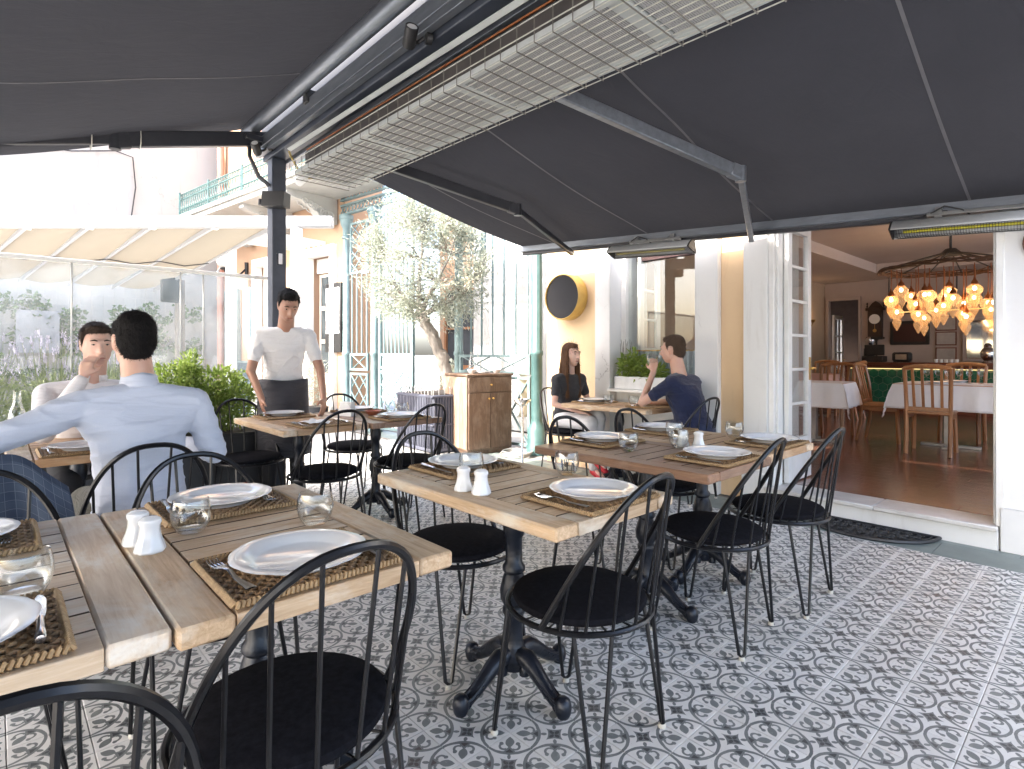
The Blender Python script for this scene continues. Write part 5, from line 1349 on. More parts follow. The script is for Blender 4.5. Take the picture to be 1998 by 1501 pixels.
def hand(parts, wrist, dirv, palm_n, curl=.5, s=1.0, thumb=1):
    """palm plus five fingers; dirv points from the wrist to the knuckles, palm_n out of the palm, thumb = +1/-1 side"""
    d = Vector(dirv).normalized(); n_ = Vector(palm_n); n_ = (n_-d*n_.dot(d)).normalized(); sd = n_.cross(d)*thumb
    w = Vector(wrist); k = w+d*.085*s
    parts.append([(w+d*.01, .024*s), (w+d*.05*s+sd*.022*s, .017*s), (w+d*.05*s-sd*.022*s, .016*s), (k+sd*.028*s, .0115*s), (k-sd*.030*s, .0105*s)])
    for i, (o_, l) in enumerate(((.030,.072),(.010,.082),(-.011,.076),(-.031,.060))):
        b0 = k+sd*o_*s; a = curl*1.2+i*.05
        d1 = (d*cos(a*.6)+n_*sin(a*.6)).normalized(); d2 = (d*cos(a*1.5)+n_*sin(a*1.5)).normalized()
        m_ = b0+d1*l*.55*s; e = m_+d2*l*.5*s
        parts.append([(b0-d*.01*s,.0098*s),(m_,.0088*s)]); parts.append([(m_,.0088*s),(e,.0068*s)])
    b0 = w+d*.025*s+sd*.026*s; m_ = b0+(d*.6+sd*.7+n_*.3).normalized()*.042*s; e = m_+(d*.9+sd*.2+n_*.4*curl*2).normalized()*.034*s
    parts.append([(b0,.013*s),(m_,.0105*s)]); parts.append([(m_,.0105*s),(e,.0078*s)])
def head_parts(c_, R, female=False):
    """c_: head centre; R: rotation matrix of the head (x forward)."""
    P_ = []; f = lambda v: tuple(Vector(c_)+R @ Vector(v))
    jw = .85 if female else 1.0
    P_.append([(f((-.012,0,.022)), (.094,.074,.094), R)])
    P_.append([(f((.015,0,.0)), (.078,.068,.085), R), (f((.052,0,-.085)), (.026*jw,.030*jw,.022), R), (f((.0,.038*jw,-.062)), .026, R), (f((.0,-.038*jw,-.062)), .026, R)])
    P_.append([(f((.090,0,.018)), .009), (f((.112,0,-.022)), .0105), (f((.096,.013,-.030)), .008), (f((.096,-.013,-.030)), .008)])
    P_.append([(f((.082,.030,.034)), (.012,.022,.007), R), (f((.082,-.030,.034)), (.012,.022,.007), R)])
    P_.append([(f((.082,.016,-.055)), (.012,.012,.005), R), (f((.082,-.016,-.055)), (.012,.012,.005), R), (f((.090,0,-.052)), (.008,.012,.005), R)])
    P_.append([(f((.080,.012,-.064)), (.012,.012,.006), R), (f((.080,-.012,-.064)), (.012,.012,.006), R)])
    for s in (-1,1): P_.append([(f((-.010,s*.074,.018)), (.018,.008,.020), R), (f((-.004,s*.072,-.022)), (.010,.007,.012), R)])
    return P_
def face_bits(parent, c_, R):
    f = lambda v: Vector(c_)+R @ Vector(v)
    ew = mat('eye_white', (.34,.29,.26), .3) if 'eye_white' not in bpy.data.materials else bpy.data.materials['eye_white']
    ib = mat('iris_brown', (.02,.012,.008), .15) if 'iris_brown' not in bpy.data.materials else bpy.data.materials['iris_brown']
    lp_ = mat('lip', (.38,.14,.11), .45) if 'lip' not in bpy.data.materials else bpy.data.materials['lip']
    br = mat('brow_hair', (.025,.016,.012), .8) if 'brow_hair' not in bpy.data.materials else bpy.data.materials['brow_hair']
    R4 = R.to_4x4()
    for s in (-1,1):
        q = MB(); q.lathe([(.0095*sin(pi*k/8), -.0095*cos(pi*k/8)) for k in range(9)], 12, Tr(*f((.0815,s*.031,.016))) @ R4 @ Matrix.Diagonal((.6,1.25,.5,1))); e = q.build('eye', ew, parent)
        q = MB(); q.lathe([(.005*sin(pi*k/8), -.005*cos(pi*k/8)) for k in range(9)], 10, Tr(*f((.0862,s*.031,.016))) @ R4 @ Matrix.Diagonal((.6,1,.8,1))); q.build('iris', ib, e)
        q = MB(); q.tube([f((.090,s*.015,.037)), f((.0905,s*.030,.042)), f((.082,s*.048,.036))], [.003,.0042,.002], 6); q.build('eyebrow', br, parent)
    q = MB(); q.tube([f((.0865,.024,-.060)), f((.0925,.010,-.058)), f((.0945,0,-.0585)), f((.0925,-.010,-.058)), f((.0865,-.024,-.060))], [.002,.0045,.0045,.0045,.002], 6); q.build('mouth', lp_, parent)

def limb(parts, pts, rs):
    for i in range(len(pts)-1): parts.append([(pts[i], rs[i]), (pts[i+1], rs[i+1])])
def rot(yaw=0, pitch=0, roll=0): return (Matrix.Rotation(yaw,3,'Z') @ Matrix.Rotation(pitch,3,'Y') @ Matrix.Rotation(roll,3,'X'))

def person(label, loc, rz, hip, chest, neck, headc, headR, larm, rarm, legs, skin, hairs, hair_m, shirt, pants, shoes, sleeve=1.0, vox=.007, female=False, hands=(('d','n'),('d','n')), collar=None, shirt_disp=None, face=True, extra_shirt=None, shoulder=.185, bulk=1.0):
    """all points local: x forward, y to the person's left."""
    B_ = []
    hip, chest, neck = Vector(hip), Vector(chest), Vector(neck)
    waist = hip.lerp(chest, .48)
    sw = shoulder
    up = (neck-chest).normalized()
    ls, rs_ = Vector(larm[0]), Vector(rarm[0])
    tor = [[(hip, (.115*bulk,.150*bulk,.10)), (waist, (.095*bulk,.135*bulk,.08))], [(waist, (.095*bulk,.135*bulk,.08)), (chest, (.105*bulk,.155*bulk,.11))], [(chest, (.105*bulk,.150*bulk,.10)), (ls, .048), (rs_, .048)], [(chest+up*.05, (.065,.10,.04)), (ls.lerp(neck,.25), .032), (rs_.lerp(neck,.25), .032), (neck-up*.05, (.048,.05,.03))]]
    B_ += tor
    nk = .047 if female else .056
    B_.append([(neck-up*.05, nk*1.15), (Vector(headc)+headR @ Vector((-.02,0,-.055)), nk)])
    B_ += head_parts(headc, headR, female)
    ar = (.043, .036, .034, .024) if not female else (.036,.030,.028,.020)
    for arm_, hd, sgn in ((larm, hands[0], 1), (rarm, hands[1], -1)):
        s0, e0, w0 = arm_
        limb(B_, [s0, e0], [ar[0]*1.15, ar[1]]); limb(B_, [e0, w0], [ar[2], ar[3]])
        hand(B_, w0, hd[0], hd[1], hd[2] if len(hd) > 2 else .4, .95 if not female else .86, hd[3] if len(hd) > 3 else 1)
    lr = (.080*bulk, .058, .052, .036)
    for lg in legs:
        limb(B_, [lg[0], lg[1]], [lr[0], lr[1]]); limb(B_, [lg[1], lg[2]], [lr[2], lr[3]])
        B_.append([(lg[2], .036), (Vector(lg[2])+Vector(lg[3])*.6, (.04,.036,.03)), (Vector(lg[2])+Vector(lg[3]), .026)])
    body = blob('person', B_, vox, skin, None, 3)
    body.location = loc; body.rotation_euler = (0,0,rz); tag(body, label, 'person')
    # shirt
    g_ = .014
    T_ = []
    for it in tor[:3]: T_.append([(i[0], tuple(x+g_ for x in (i[1] if isinstance(i[1],tuple) else (i[1],)*3))) for i in it])
    T_.append([(chest+up*.06, (.088,.13,.06)), (ls.lerp(neck,.10), .060), (rs_.lerp(neck,.10), .060), (neck-up*.038, (.066,.070,.022))])
    T_.append([(hip+Vector((0,0,-.03)), (.128*bulk,.165*bulk,.07)), (waist, (.11*bulk,.15*bulk,.08))])
    for s0, e0, w0 in (larm, rarm):
        if sleeve >= 1: limb(T_, [s0, e0], [.066,.054]); limb(T_, [e0, lerp(e0, w0, .93)], [.053,.036])
        else:
            en = lerp(s0, e0, sleeve); limb(T_, [s0, en], [ar[0]*1.15+.012, ar[1]+.017])
    if extra_shirt: T_ += extra_shirt
    sh_ = blob('shirt', T_, vox, shirt, body, 3, shirt_disp)
    if collar:
        q = MB(); c0 = neck-up*.028
        pts = []
        for k in range(25):
            a = 2*pi*k/24; pts.append(a)
        def col_(u, v):
            a = .35+u*(2*pi-.7); r_ = .064+.010*(1-v); h_ = .060*v*(1-.35*abs(cos(a/2)))-.008
            p = c0+Vector((r_*cos(a)*1.05, r_*sin(a), 0))+up*h_; p.x += .012*v; return tuple(p)
        q.grid(col_, 32, 4); o = q.build('collar', shirt, sh_); s_ = o.modifiers.new('s','SOLIDIFY'); s_.thickness = .006
    # trousers
    L_ = [[(hip+Vector((0,0,-.02)), (.125*bulk,.16*bulk,.095)), (hip+Vector((0,0,.06)), (.11*bulk,.145*bulk,.05))]]
    for lg in legs: 
        L_.append([(lg[0], lr[0]+.014), (hip, .09)]); limb(L_, [lg[0], lg[1]], [lr[0]+.014, lr[1]+.014]); limb(L_, [lg[1], lerp(lg[1], lg[2], .93)], [lr[2]+.014, lr[3]+.016])
    blob('trousers', L_, vox*1.2, pants, body, 3)
    for lg in legs:
        a = Vector(lg[2]); d = Vector(lg[3]); dn = Vector((0,0,-.02))
        blob('shoe', [[(a+Vector((0,0,-.01)), .044), (a-d*.12+dn, (.036,.036,.035)), (a+d*.65+dn, (.045,.044,.028)), (a+d*1.15+dn*1.4, (.03,.034,.018))]], .008, shoes, body, 3)
    hr_ = blob('hair', hairs, vox*.9, hair_m, body, 2, lambda co: .0035*noise.noise(co*38)+.002*noise.noise(co*90))
    hc_ = Vector(headc)
    if female: fuzz(hr_, 2600, .07, lambda c_: Vector((-.1,0,-1)), .0012)
    else: fuzz(hr_, 2600, .017, lambda c_: Vector(((c_-hc_).x*2-.3,(c_-hc_).y*2,-.5-(c_-hc_).z*2)))
    if face: face_bits(body, headc, headR)
    return body
def short_hair(c_, R, top=.012, back=True, side=True):
    f = lambda v: tuple(Vector(c_)+R @ Vector(v))
    H_ = [[(f((-.036,0,.050)), (.084,.078,.080+top*.4), R), (f((.018,0,.100)), (.055,.052,.022+top), R)]]
    H_.append([(f((-.052,0,.01)), (.062,.074,.085), R), (f((-.062,0,-.045)), (.040,.055,.035), R)])
    for s in (-1,1): H_.append([(f((-.005,s*.067,.055)), (.034,.013,.036), R), (f((.010,s*.070,.020)), (.010,.007,.020), R)])
    return H_
BLACK = mat('black_trouser_cloth', (.014,.014,.018), .85); SHOE = mat('black_shoe_leather', (.012,.011,.011), .4)
# 1: man in the light blue shirt, back to us, arm over the next chair
R1 = rot(.0, .10)
hc = (.060,.012,1.272)
person('man in a light blue shirt seen from behind, arm over the next chair', (-2.80,.452,0), pi+.02, (0,0,.585), (.02,0,.90), (.020,.0,1.125), hc, R1,
  larm=((.0,.200,1.015),(-.06,.455,.915),(.16,.66,.90)), rarm=((.01,-.205,1.01),(.02,-.290,.775),(.26,-.22,.80)),
  legs=[((.04,.09,.575),(.44,.13,.545),(.40,.13,.09),(.12,.02,-.05)),((.04,-.09,.575),(.44,-.13,.545),(.36,-.13,.09),(.12,-.02,-.05))],
  skin=SK, hairs=short_hair(hc, R1, .016), hair_m=HB1, shirt=cloth_mat('light_blue_shirt_cotton', (.54,.58,.68), (.51,.55,.655), .22, (3,3,16)), pants=cloth_mat('olive_trousers', (.05,.048,.035)), shoes=SHOE,
  hands=(((1,.5,0),(0,0,-1),.4,1),((1,.2,-.1),(0,0,-1),.5,-1)), collar=True, face=False, bulk=1.08, vox=.0065,
  shirt_disp=lambda co: (.007*noise.noise(Vector((co.x*3, co.y*3.5+co.z*2, co.z*13)))+.006*ridge(1.5*noise.noise(Vector((co.x*3, co.y*2.2-co.z*1.5, co.z*12+co.y*1.5))))+.003*ridge(1.6*noise.noise(Vector((co.x*5+4, co.y*4+co.z*3, co.z*22-co.y*3))))-.004) if co.z > .6 else 0)
# 2: man facing us across the table, hand at his mouth
R2 = rot(.05, .16, .02)
hc = (.30,.02,1.275)
person('man in a white shirt facing us, hand at his mouth', (-4.22,.40,0), .02, (0,0,.585), (.13,0,.88), (.22,.01,1.10), hc, R2,
  larm=((.19,.19,1.0),(.32,.27,.80),(.52,.10,.80)), rarm=((.19,-.19,1.0),(.42,-.22,.815),(.405,-.055,1.10)),
  legs=[((.04,.09,.575),(.44,.13,.545),(.40,.13,.09),(.12,.02,-.05)),((.04,-.09,.575),(.44,-.13,.545),(.36,-.13,.09),(.12,-.02,-.05))],
  skin=SK3, hairs=short_hair(hc, R2, .004), hair_m=HB2, shirt=cloth_mat('white_shirt_cotton', (.80,.77,.78), None, .4), pants=BLACK, shoes=SHOE,
  hands=(((1,-.3,0),(0,0,-1),.3,1),((-.15,.25,.9),(-.7,.6,0),.7,1)), collar=True)
# 3: waiter
R3 = rot(.15, .55, .0)
hc = (.300,.02,1.600)
person('waiter in a white T-shirt and dark apron bending over a table', (-4.70,1.755,0), -.30, (0,0,.98), (.12,0,1.275), (.205,.01,1.460), hc, R3,
  larm=((.16,.180,1.375),(.24,.265,1.10),(.42,.27,.875)), rarm=((.16,-.180,1.375),(.16,-.245,1.09),(.30,-.17,.885)),
  legs=[((0,.09,.95),(.03,.10,.52),(-.01,.11,.09),(.12,.03,-.05)),((0,-.09,.95),(.04,-.10,.52),(.02,-.11,.09),(.12,-.03,-.05))],
  skin=SK2, hairs=short_hair(hc, R3, .006), hair_m=HB1, shirt=cloth_mat('white_tshirt_cotton', (.82,.82,.83), None, .4), pants=BLACK, shoes=SHOE, sleeve=.62,
  hands=(((.5,-.1,-.8),(-.3,-.8,-.3),.3,1),((.3,.1,-.9),(0,.9,0),.4,-1)), shirt_disp=lambda co: .006*noise.noise(Vector((co.x*5, co.y*5, co.z*9)))+.008*ridge(1.7*noise.noise(Vector((co.x*4,co.y*7+co.z*3,co.z*9))))-.004)
wt = [o for o in bpy.data.objects if o.get('label','').startswith('waiter')][0]
def apron(u, v): a = -1.5+3.0*u; r_ = .150+.03*v; return (r_*cos(a)*.95+.02, .185*sin(a)*(1+.12*v), 1.02-.62*v+.006*sin(9*u))
q = MB(); q.grid(apron, 24, 12); o = q.build('apron', cloth_mat('charcoal_apron', (.05,.05,.06)), wt); s_ = o.modifiers.new('s','SOLIDIFY'); s_.thickness = .006
# 4: long-haired woman
R4_ = rot(.0, .04, 0)
hc = (.10,.0,1.215)
hl = short_hair(hc, R4_, .0)
f4 = lambda v: tuple(Vector(hc)+R4_ @ Vector(v))
for s in (-1,1):
    hl.append([(f4((-.02,s*.065,.03)), (.05,.022,.05)), (f4((.0,s*.075,-.10)), (.040,.022,.05)), (f4((.01,s*.085,-.25)), (.038,.026,.05))])
    hl.append([(f4((.01,s*.085,-.25)), (.038,.026,.05)), (f4((.035,s*.08,-.40)), (.028,.022,.035))])
hl.append([(f4((-.06,0,.0)), (.05,.075,.07)), (f4((-.085,0,-.16)), (.035,.085,.07)), (f4((-.10,0,-.32)), (.026,.08,.07))])
person('young woman with long brown hair in a dark top and white trousers', (-3.90,4.33,0), -.10, (0,0,.57), (.05,0,.85), (.075,0,1.045), hc, R4_,
  larm=((.06,.165,.965),(.10,.235,.73),(.30,.12,.66)), rarm=((.06,-.165,.965),(.10,-.235,.73),(.32,-.10,.665)),
  legs=[((.04,.085,.56),(.42,.06,.60),(.50,-.05,.22),(.10,0,-.06)),((.04,-.085,.56),(.43,-.06,.565),(.38,.04,.09),(.12,0,-.05))],
  skin=SK3, hairs=hl, hair_m=HB3, shirt=cloth_mat('dark_grey_top', (.030,.031,.036)), pants=cloth_mat('white_jeans', (.70,.69,.70), None, .3), shoes=M['redleather'], sleeve=.55, female=True,
  hands=(((.9,-.4,-.1),(0,0,-1),.3,1),((.9,.4,-.1),(0,0,-1),.3,-1)), shoulder=.165, bulk=.86)
# 5: man in the navy T-shirt, leaning in and drinking
R5 = rot(.05, .12, 0)
hc = (.20,.02,1.262)
person('man in a navy T-shirt leaning forward with a raised glass', (-2.43,4.33,0), pi+.10, (0,0,.575), (.10,0,.87), (.150,.01,1.085), hc, R5,
  larm=((.11,.215,.985),(.36,.255,.815),(.335,.10,1.075)), rarm=((.11,-.215,.985),(.28,-.26,.80),(.45,-.10,.79)),
  legs=[((.04,.09,.575),(.44,.14,.545),(.40,.14,.09),(.12,.02,-.05)),((.04,-.09,.575),(.44,-.13,.545),(.36,-.13,.09),(.12,-.02,-.05))],
  skin=SK, hairs=short_hair(hc, R5, .0), hair_m=HB4, shirt=cloth_mat('navy_tshirt_cotton', (.008,.014,.052), (.006,.011,.042), .4), pants=cloth_mat('navy_jeans', (.014,.022,.06)), shoes=SHOE, sleeve=.62,
  hands=(((.1,-.2,.95),(.4,-.8,0),.75,-1),((1,.3,0),(0,0,-1),.3,-1)), bulk=1.22, shirt_disp=lambda co: .005*noise.noise(Vector((co.x*6, co.y*6, co.z*10)))+.008*ridge(1.7*noise.noise(Vector((co.x*7,co.y*5,co.z*9-co.x*5))))-.004)
mp = Tr(-2.43,4.33,0) @ Rz(pi+.10)
o = link('drinking_glass', GLS, None, tuple(mp @ Vector((.375,.055,1.135))), 0); tag(o, 'clear tumbler held up by the man in navy', 'glass', 'clear tumblers'); o.rotation_euler = (.25,.35,0)

# checked jacket over the chair
def plaid():
    m, nt, b = new_mat('blue_checked_tweed'); v = nt.nodes.new('ShaderNodeUVMap'); sp = nt.nodes.new('ShaderNodeSeparateXYZ'); nt.links.new(v.outputs[0], sp.inputs[0])
    def line(s_, per, w): return nmath(nt, 'LESS_THAN', nmath(nt, 'FRACT', nmath(nt, 'MULTIPLY', s_, per)), w)
    a = line(sp.outputs[0], 20, .07); c_ = line(sp.outputs[1], 32, .07); a2 = line(sp.outputs[0], 10, .45); c2 = line(sp.outputs[1], 16, .45)
    base = nmix(nt, nmath(nt, 'MULTIPLY', nmath(nt, 'ADD', a2, c2), .4), (.032,.048,.085), (.055,.076,.115))
    col = nmix(nt, nmath(nt, 'MULTIPLY', nmath(nt, 'MAXIMUM', a, c_), .28), base, (.26,.29,.33))
    nt.links.new(col, b.inputs['Base Color']); b.inputs['Roughness'].default_value = .95; b.inputs['Sheen Weight'].default_value = .2
    bump(nt, b, nnoise(nt, coords(nt,(1,1,1)), 400, 2), .4, .001); return m
jk = thing('jacket', 'blue checked jacket hung over the back of a wire chair', 'jacket', (-2.84,-.06,0))
def jsurf(u, v):
    y = (u-.5)*2
    w_ = .255+.085*abs(v-.5)*2
    hy = min(1, abs(y)); top = .900-.15*hy**2.2
    if v < .5: t = (.5-v)*2; z = top-.52*t; x = .30+.06*t**.5-.14*t
    else: t = (v-.5)*2; z = top-.46*t; x = .29-.07*t**.5-.20*t
    fold = .016*sin(u*23+v*2)+.010*sin(u*41+1)*abs(v-.5)*2+.02*noise.noise(Vector((u*5,v*4,2)))
    x += fold*(1 if v < .5 else -.4)*min(1, abs(v-.5)*5); z += .008*sin(u*19)
    return (x, y*w_, z)
q = MB(); q.grid(jsurf, 64, 48); o = q.build('body', plaid(), jk); s_ = o.modifiers.new('s','SOLIDIFY'); s_.thickness = .008
# ------------------------------------------------------------------ restaurant interior
bar = thing('bar_counter', 'bar counter faced with green hexagonal tiles', 'counter', (-2.5, 12.5, IFZ))
def brp(name, mb, m):
    o = mb.build(name, M[m] if isinstance(m,str) else m, bar); o.location = (2.5,-12.5,-IFZ); return o
q = MB(); q.box(-3.70,.6,12.62,13.05,.15,1.02); brp('carcass', q, 'grout')
q = MB(); q.box(-3.80,.6,12.48,13.10,1.021,1.075,.006); q.box(-3.76,.6,12.55,12.619,.96,1.020,.004); brp('worktop', q, 'barwood')
q = MB(); q.box(-3.78,-3.701,12.54,13.05,.15,1.02,.005); brp('end_post', q, 'barwood')
q = MB(); q.box(-3.70,.6,12.57,12.619,.15,.27,.004); brp('plinth', q, 'barwood')
hr = .088
hx = MB(); hx.prism([(hr*.95*cos(pi/6+k*pi/3), hr*.95*sin(pi/6+k*pi/3)) for k in range(6)], 0, .010); 
hv = MB(); hv.add([(p[0], -p[2], p[1]) for p in hx.v], [f for f in hx.f]); hme = hv.mesh('hexagon_tile', M['hex'])
r_ = 0; z = .33
while z < .93:
    x = -3.60+(hr*sqrt(3)/2 if r_ % 2 else 0)
    while x < -.9:
        o = link('hexagon_tile', hme, bar, (x+2.5, 12.619-12.5, z-IFZ), (random.uniform(-.02,.02),0,random.uniform(-.03,.03))); x += hr*sqrt(3)
    z += hr*1.5; r_ += 1
q = MB(); q.box(-3.69,.6,12.575,12.585,.948,.955); o = brp('light_strip', q, emis('bar_light_strip', (1,.75,.30), .35))
# things on the bar and the back wall
def boxthing(name, label, cat, loc, parts, grp=None):
    t = thing(name, label, cat, loc, 0, grp)
    for nm, mb, m in parts: mb.build(nm, M[m] if isinstance(m,str) else m, t)
    return t
def bx(*a, **k): q = MB(); q.box(*a, **k); return q
def lt(pr, n=20, Mx=None): q = MB(); q.lathe(pr, n, Mx); return q
boxthing('cash_register', 'black cash register on the bar', 'register', (-3.32,12.75,1.0755), [('body', bx(-.18,.18,-.15,.15,0,.12,b=.01), 'black'), ('screen', bx(-.17,.17,-.02,.02,.13,.34,b=.01), 'black'), ('stand', bx(.02,.05,-.01,.01,.12,.44), 'black'), ('pole_display', bx(-.06,.14,-.03,.03,.44,.50,b=.006), 'black')])
boxthing('coffee_grinder', 'chrome coffee grinder behind the cash register', 'grinder', (-3.45,12.95,1.0755), [('base', bx(-.09,.09,-.1,.1,0,.28,b=.02), 'black'), ('hopper', lt([(0,.28),(.05,.28),(.09,.40),(.09,.46),(.05,.50),(0,.50)]), 'silver')])
boxthing('toaster', 'chrome toaster on the bar', 'toaster', (-2.86,12.75,1.0755), [('body', bx(-.15,.15,-.09,.09,.01,.19,b=.03), 'black'), ('slot', bx(-.09,.09,-.092,-.089,.05,.15), 'silver'), ('feet', bx(-.13,.13,-.08,.08,0,.012), 'black')])
cups = lt([(0,0),(.028,0),(.036,.06),(.033,.06),(.025,.006),(0,.006)], 16).mesh('cup', M['china'])
for k in range(5):
    o = link('cup', cups, None, (-2.33+k*.075,12.72,1.0755), 0); tag(o, 'white cup in the row on the bar, number %s from the toaster' % ['one','two','three','four','five'][k], 'cup', 'white cups on the bar')
boxthing('samovar', 'copper and silver samovar at the right end of the bar', 'samovar', (-1.60,12.75,1.0755), [('body', lt([(0,0),(.08,0),(.06,.04),(.10,.10),(.11,.18),(.08,.24),(.05,.27),(.06,.30),(.03,.34),(0,.35)]), 'silver'), ('tap', lt([(0,0),(.012,0),(.012,.06),(0,.06)], 10, Tr(0,-.10,.10) @ Matrix.Rotation(pi/2,4,'X')), 'copper')])
q = MB(); q.lathe([(0,.0),(.10,.0),(.10,.02),(0,.02)], 32, Tr(0,-.10,.50) @ Matrix.Rotation(pi/2,4,'X'))
ck = MB(); ck.box(-.13,.13,-.10,0,.12,.72,.01); ck.box(-.17,.17,-.12,0,.68,.74,.01); ck.prism([(-.13,.74),(.13,.74),(.06,.84),(0,.88),(-.06,.84)], -.05, 0, Matrix(((1,0,0,0),(0,0,1,0),(0,1,0,0),(0,0,0,1)))); ck.box(-.16,.16,-.11,0,.08,.13,.01); ck.lathe([(0,0),(.03,.02),(.06,.08),(0,.08)], 12, Tr(0,-.05,0)); ck.lathe([(0,.0),(.02,.02),(.01,.06),(.02,.09),(0,.12)], 10, Tr(-.15,-.05,.74)); ck.lathe([(0,.0),(.02,.02),(.01,.06),(.02,.09),(0,.12)], 10, Tr(.15,-.05,.74))
t = boxthing('wall_clock', 'carved dark wood pendulum clock on the back wall', 'clock', (-3.51,13.60,1.46), [('case', ck, wood('dark_clock_wood', (.02,.010,.006),(.04,.02,.012),(.06,.03,.02),'z')), ('dial', q, 'china')])
q = MB(); q.tube([(0,-.105,.50),(0,-.105,.56)], .004, 5); q.tube([(0,-.105,.50),(.04,-.105,.50)], .004, 5); q.lathe([(.09,0),(.108,0),(.108,.01),(.09,.01)], 32, Tr(0,-.10,.50) @ Matrix.Rotation(pi/2,4,'X')); q.build('hand', M['black'], t)
q = MB(); q.lathe([(0,0),(.035,0),(.035,.006),(0,.006)], 20, Tr(0,-.102,.26) @ Matrix.Rotation(pi/2,4,'X')); q.box(-.004,.004,-.106,-.101,.26,.42); q.build('pendulum', M['brass'], t)
boxthing('framed_panel', 'dark red panel in a black frame on the back wall', 'picture', (-2.92,13.60,1.42), [('frame', bx(-.33,.33,-.05,0,0,.48,b=.01), 'black'), ('panel', bx(-.27,.27,-.056,-.051,.06,.42), mat('dark_red_panel', (.045,.010,.008), .5))])
for k, (z0, z1, nm) in enumerate(((1.685,1.97,'top'),(1.40,1.665,'middle'),(1.10,1.36,'bottom'))):
    boxthing('picture_frame', 'blank sheet in a thin dark frame, %s of three on the back wall' % nm, 'picture', (-2.33,13.60,z0), [('frame', bx(-.165,.165,-.03,0,0,z1-z0,b=.005), M['barwood']), ('sheet', bx(-.145,.145,-.034,-.0305,.02,z1-z0-.02), mat('greyish_sheet', (.42,.38,.36), .7) if k == 0 else bpy.data.materials['greyish_sheet'])], 'three frames beside the hatch')
t = boxthing('wall_mirror', 'mosaic-edged mirror above the bar', 'mirror', (-1.78,13.60,1.09), [('frame', bx(-.30,.30,-.05,0,0,.82,b=.01), 'plaster_in'), ('glass', bx(-.23,.23,-.056,-.051,.05,.77), mat('mirror_glass', (.75,.76,.78), .05, 1, (.6,.62,.65), 60))])
shf = thing('bottle_shelf', 'hanging wooden shelf with bottles over the bar', 'shelf', (-2.4,13.30,2.0))
q = MB(); q.box(-.82,1.4,-.15,.15,.04,.07,.004); q.build('board', M['barwood'], shf)
q = MB(); q.box(-.80,1.38,-.152,-.1505,.045,.065); q.build('light_strip', emis('shelf_light', (1,.72,.25), .12), shf)
for x in (-.78,.3,1.3): q = MB(); q.tube([(x,-.12,.07),(x,-.12,.95)], .012, 6); q.build('rod', M['black'], shf)
bot = lt([(0,0),(.036,0),(.038,.17),(.016,.22),(.015,.29),(0,.29)], 12)
bms = [bot.mesh('bottle', mat('bottle_%s' % n_, c_, .1)) for n_, c_ in (('green',(.02,.06,.015)),('brown',(.07,.025,.008)),('clear',(.3,.3,.28)))]
for k in range(14):
    o = link('bottle', bms[(k*7) % 3], None, (-3.12+k*.125,13.30,2.0705), 0); tag(o, 'spirit bottle on the hanging shelf', 'bottle', 'bottles on the hanging shelf')

# pendant chandelier
CHx, CHy = -1.58, 9.50
cd = thing('chandelier', 'wicker wheel chandelier hung with glowing onion-shaped glass lamps', 'chandelier', (CHx, CHy, 2.95))
q = MB(); q.lathe([(0,0),(.10,0),(.09,-.03),(.03,-.06),(0,-.06)], 20); q.tube([(0,0,-.05),(0,0,-.33)], .015, 8); q.build('canopy', M['black'], cd)
q = MB(); q.lathe([(0,-.30),(.06,-.30),(.13,-.37),(.12,-.39),(0,-.39)], 20)
for k in range(12):
    a = 2*pi*k/12; q.tube([(.10*cos(a),.10*sin(a),-.36),(.40*cos(a),.40*sin(a),-.44),(.80*cos(a),.80*sin(a),-.56)], .009, 6)
q.build('spokes', M['black'], cd)
q = MB()
for rr, zz, n_ in ((.80,-.56,5),(.70,-.54,2)):
    for j in range(n_):
        ph = random.uniform(0,6); q.tube([((rr+.03*sin(5*a+ph))*cos(a), (rr+.03*sin(5*a+ph))*sin(a), zz+.025*sin(7*a+ph*2)) for a in [2*pi*u/48 for u in range(48)]], .010, 5, True)
q.build('wicker_ring', wood('wicker_brown', (.035,.015,.007),(.07,.032,.016),(.1,.05,.03),'x'), cd)
amber = new_mat('amber_glass')[0]
nt = amber.node_tree; b = nt.nodes['Principled BSDF']; out = nt.nodes['Material Output']
b.inputs['Base Color'].default_value = (.74,.55,.36,1); b.inputs['Roughness'].default_value = .12; b.inputs['Emission Color'].default_value = (1,.58,.27,1); b.inputs['Emission Strength'].default_value = .05
tr_ = nt.nodes.new('ShaderNodeBsdfTransparent'); tr_.inputs[0].default_value = (1,.90,.75,1); mx = nt.nodes.new('ShaderNodeMixShader'); mx.inputs[0].default_value = .26
nt.links.new(tr_.outputs[0], mx.inputs[1]); nt.links.new(b.outputs[0], mx.inputs[2]); nt.links.new(mx.outputs[0], out.inputs[0])
bulbm = emis('warm_bulb', (1,.76,.46), 2.6)
def pend(dz):
    rib = lambda a, z, r: 1+.04*cos(14*a)
    g = lt([(.02,-.02),(.055,-.045),(.082,-.085),(.078,-.13),(.045,-.175),(.038,-.19),(.050,-.215),(.050,-.245),(.028,-.30),(.008,-.345),(0,-.35)], 24)
    return g
gm = MB(); gm.lathe([(.020,-.02),(.055,-.045),(.085,-.085),(.080,-.13),(.048,-.175),(.038,-.19),(.052,-.215),(.052,-.245),(.028,-.30),(.008,-.345),(0,-.35)], 28, None, 0, lambda a, z, r: 1+.04*cos(14*a)); gme = gm.mesh('globe', amber)
cm = MB(); cm.lathe([(0,.06),(.010,.06),(.014,.03),(.036,.0),(.040,-.03),(.036,-.035),(0,-.03)], 18); cme = cm.mesh('cap', M['copper'])
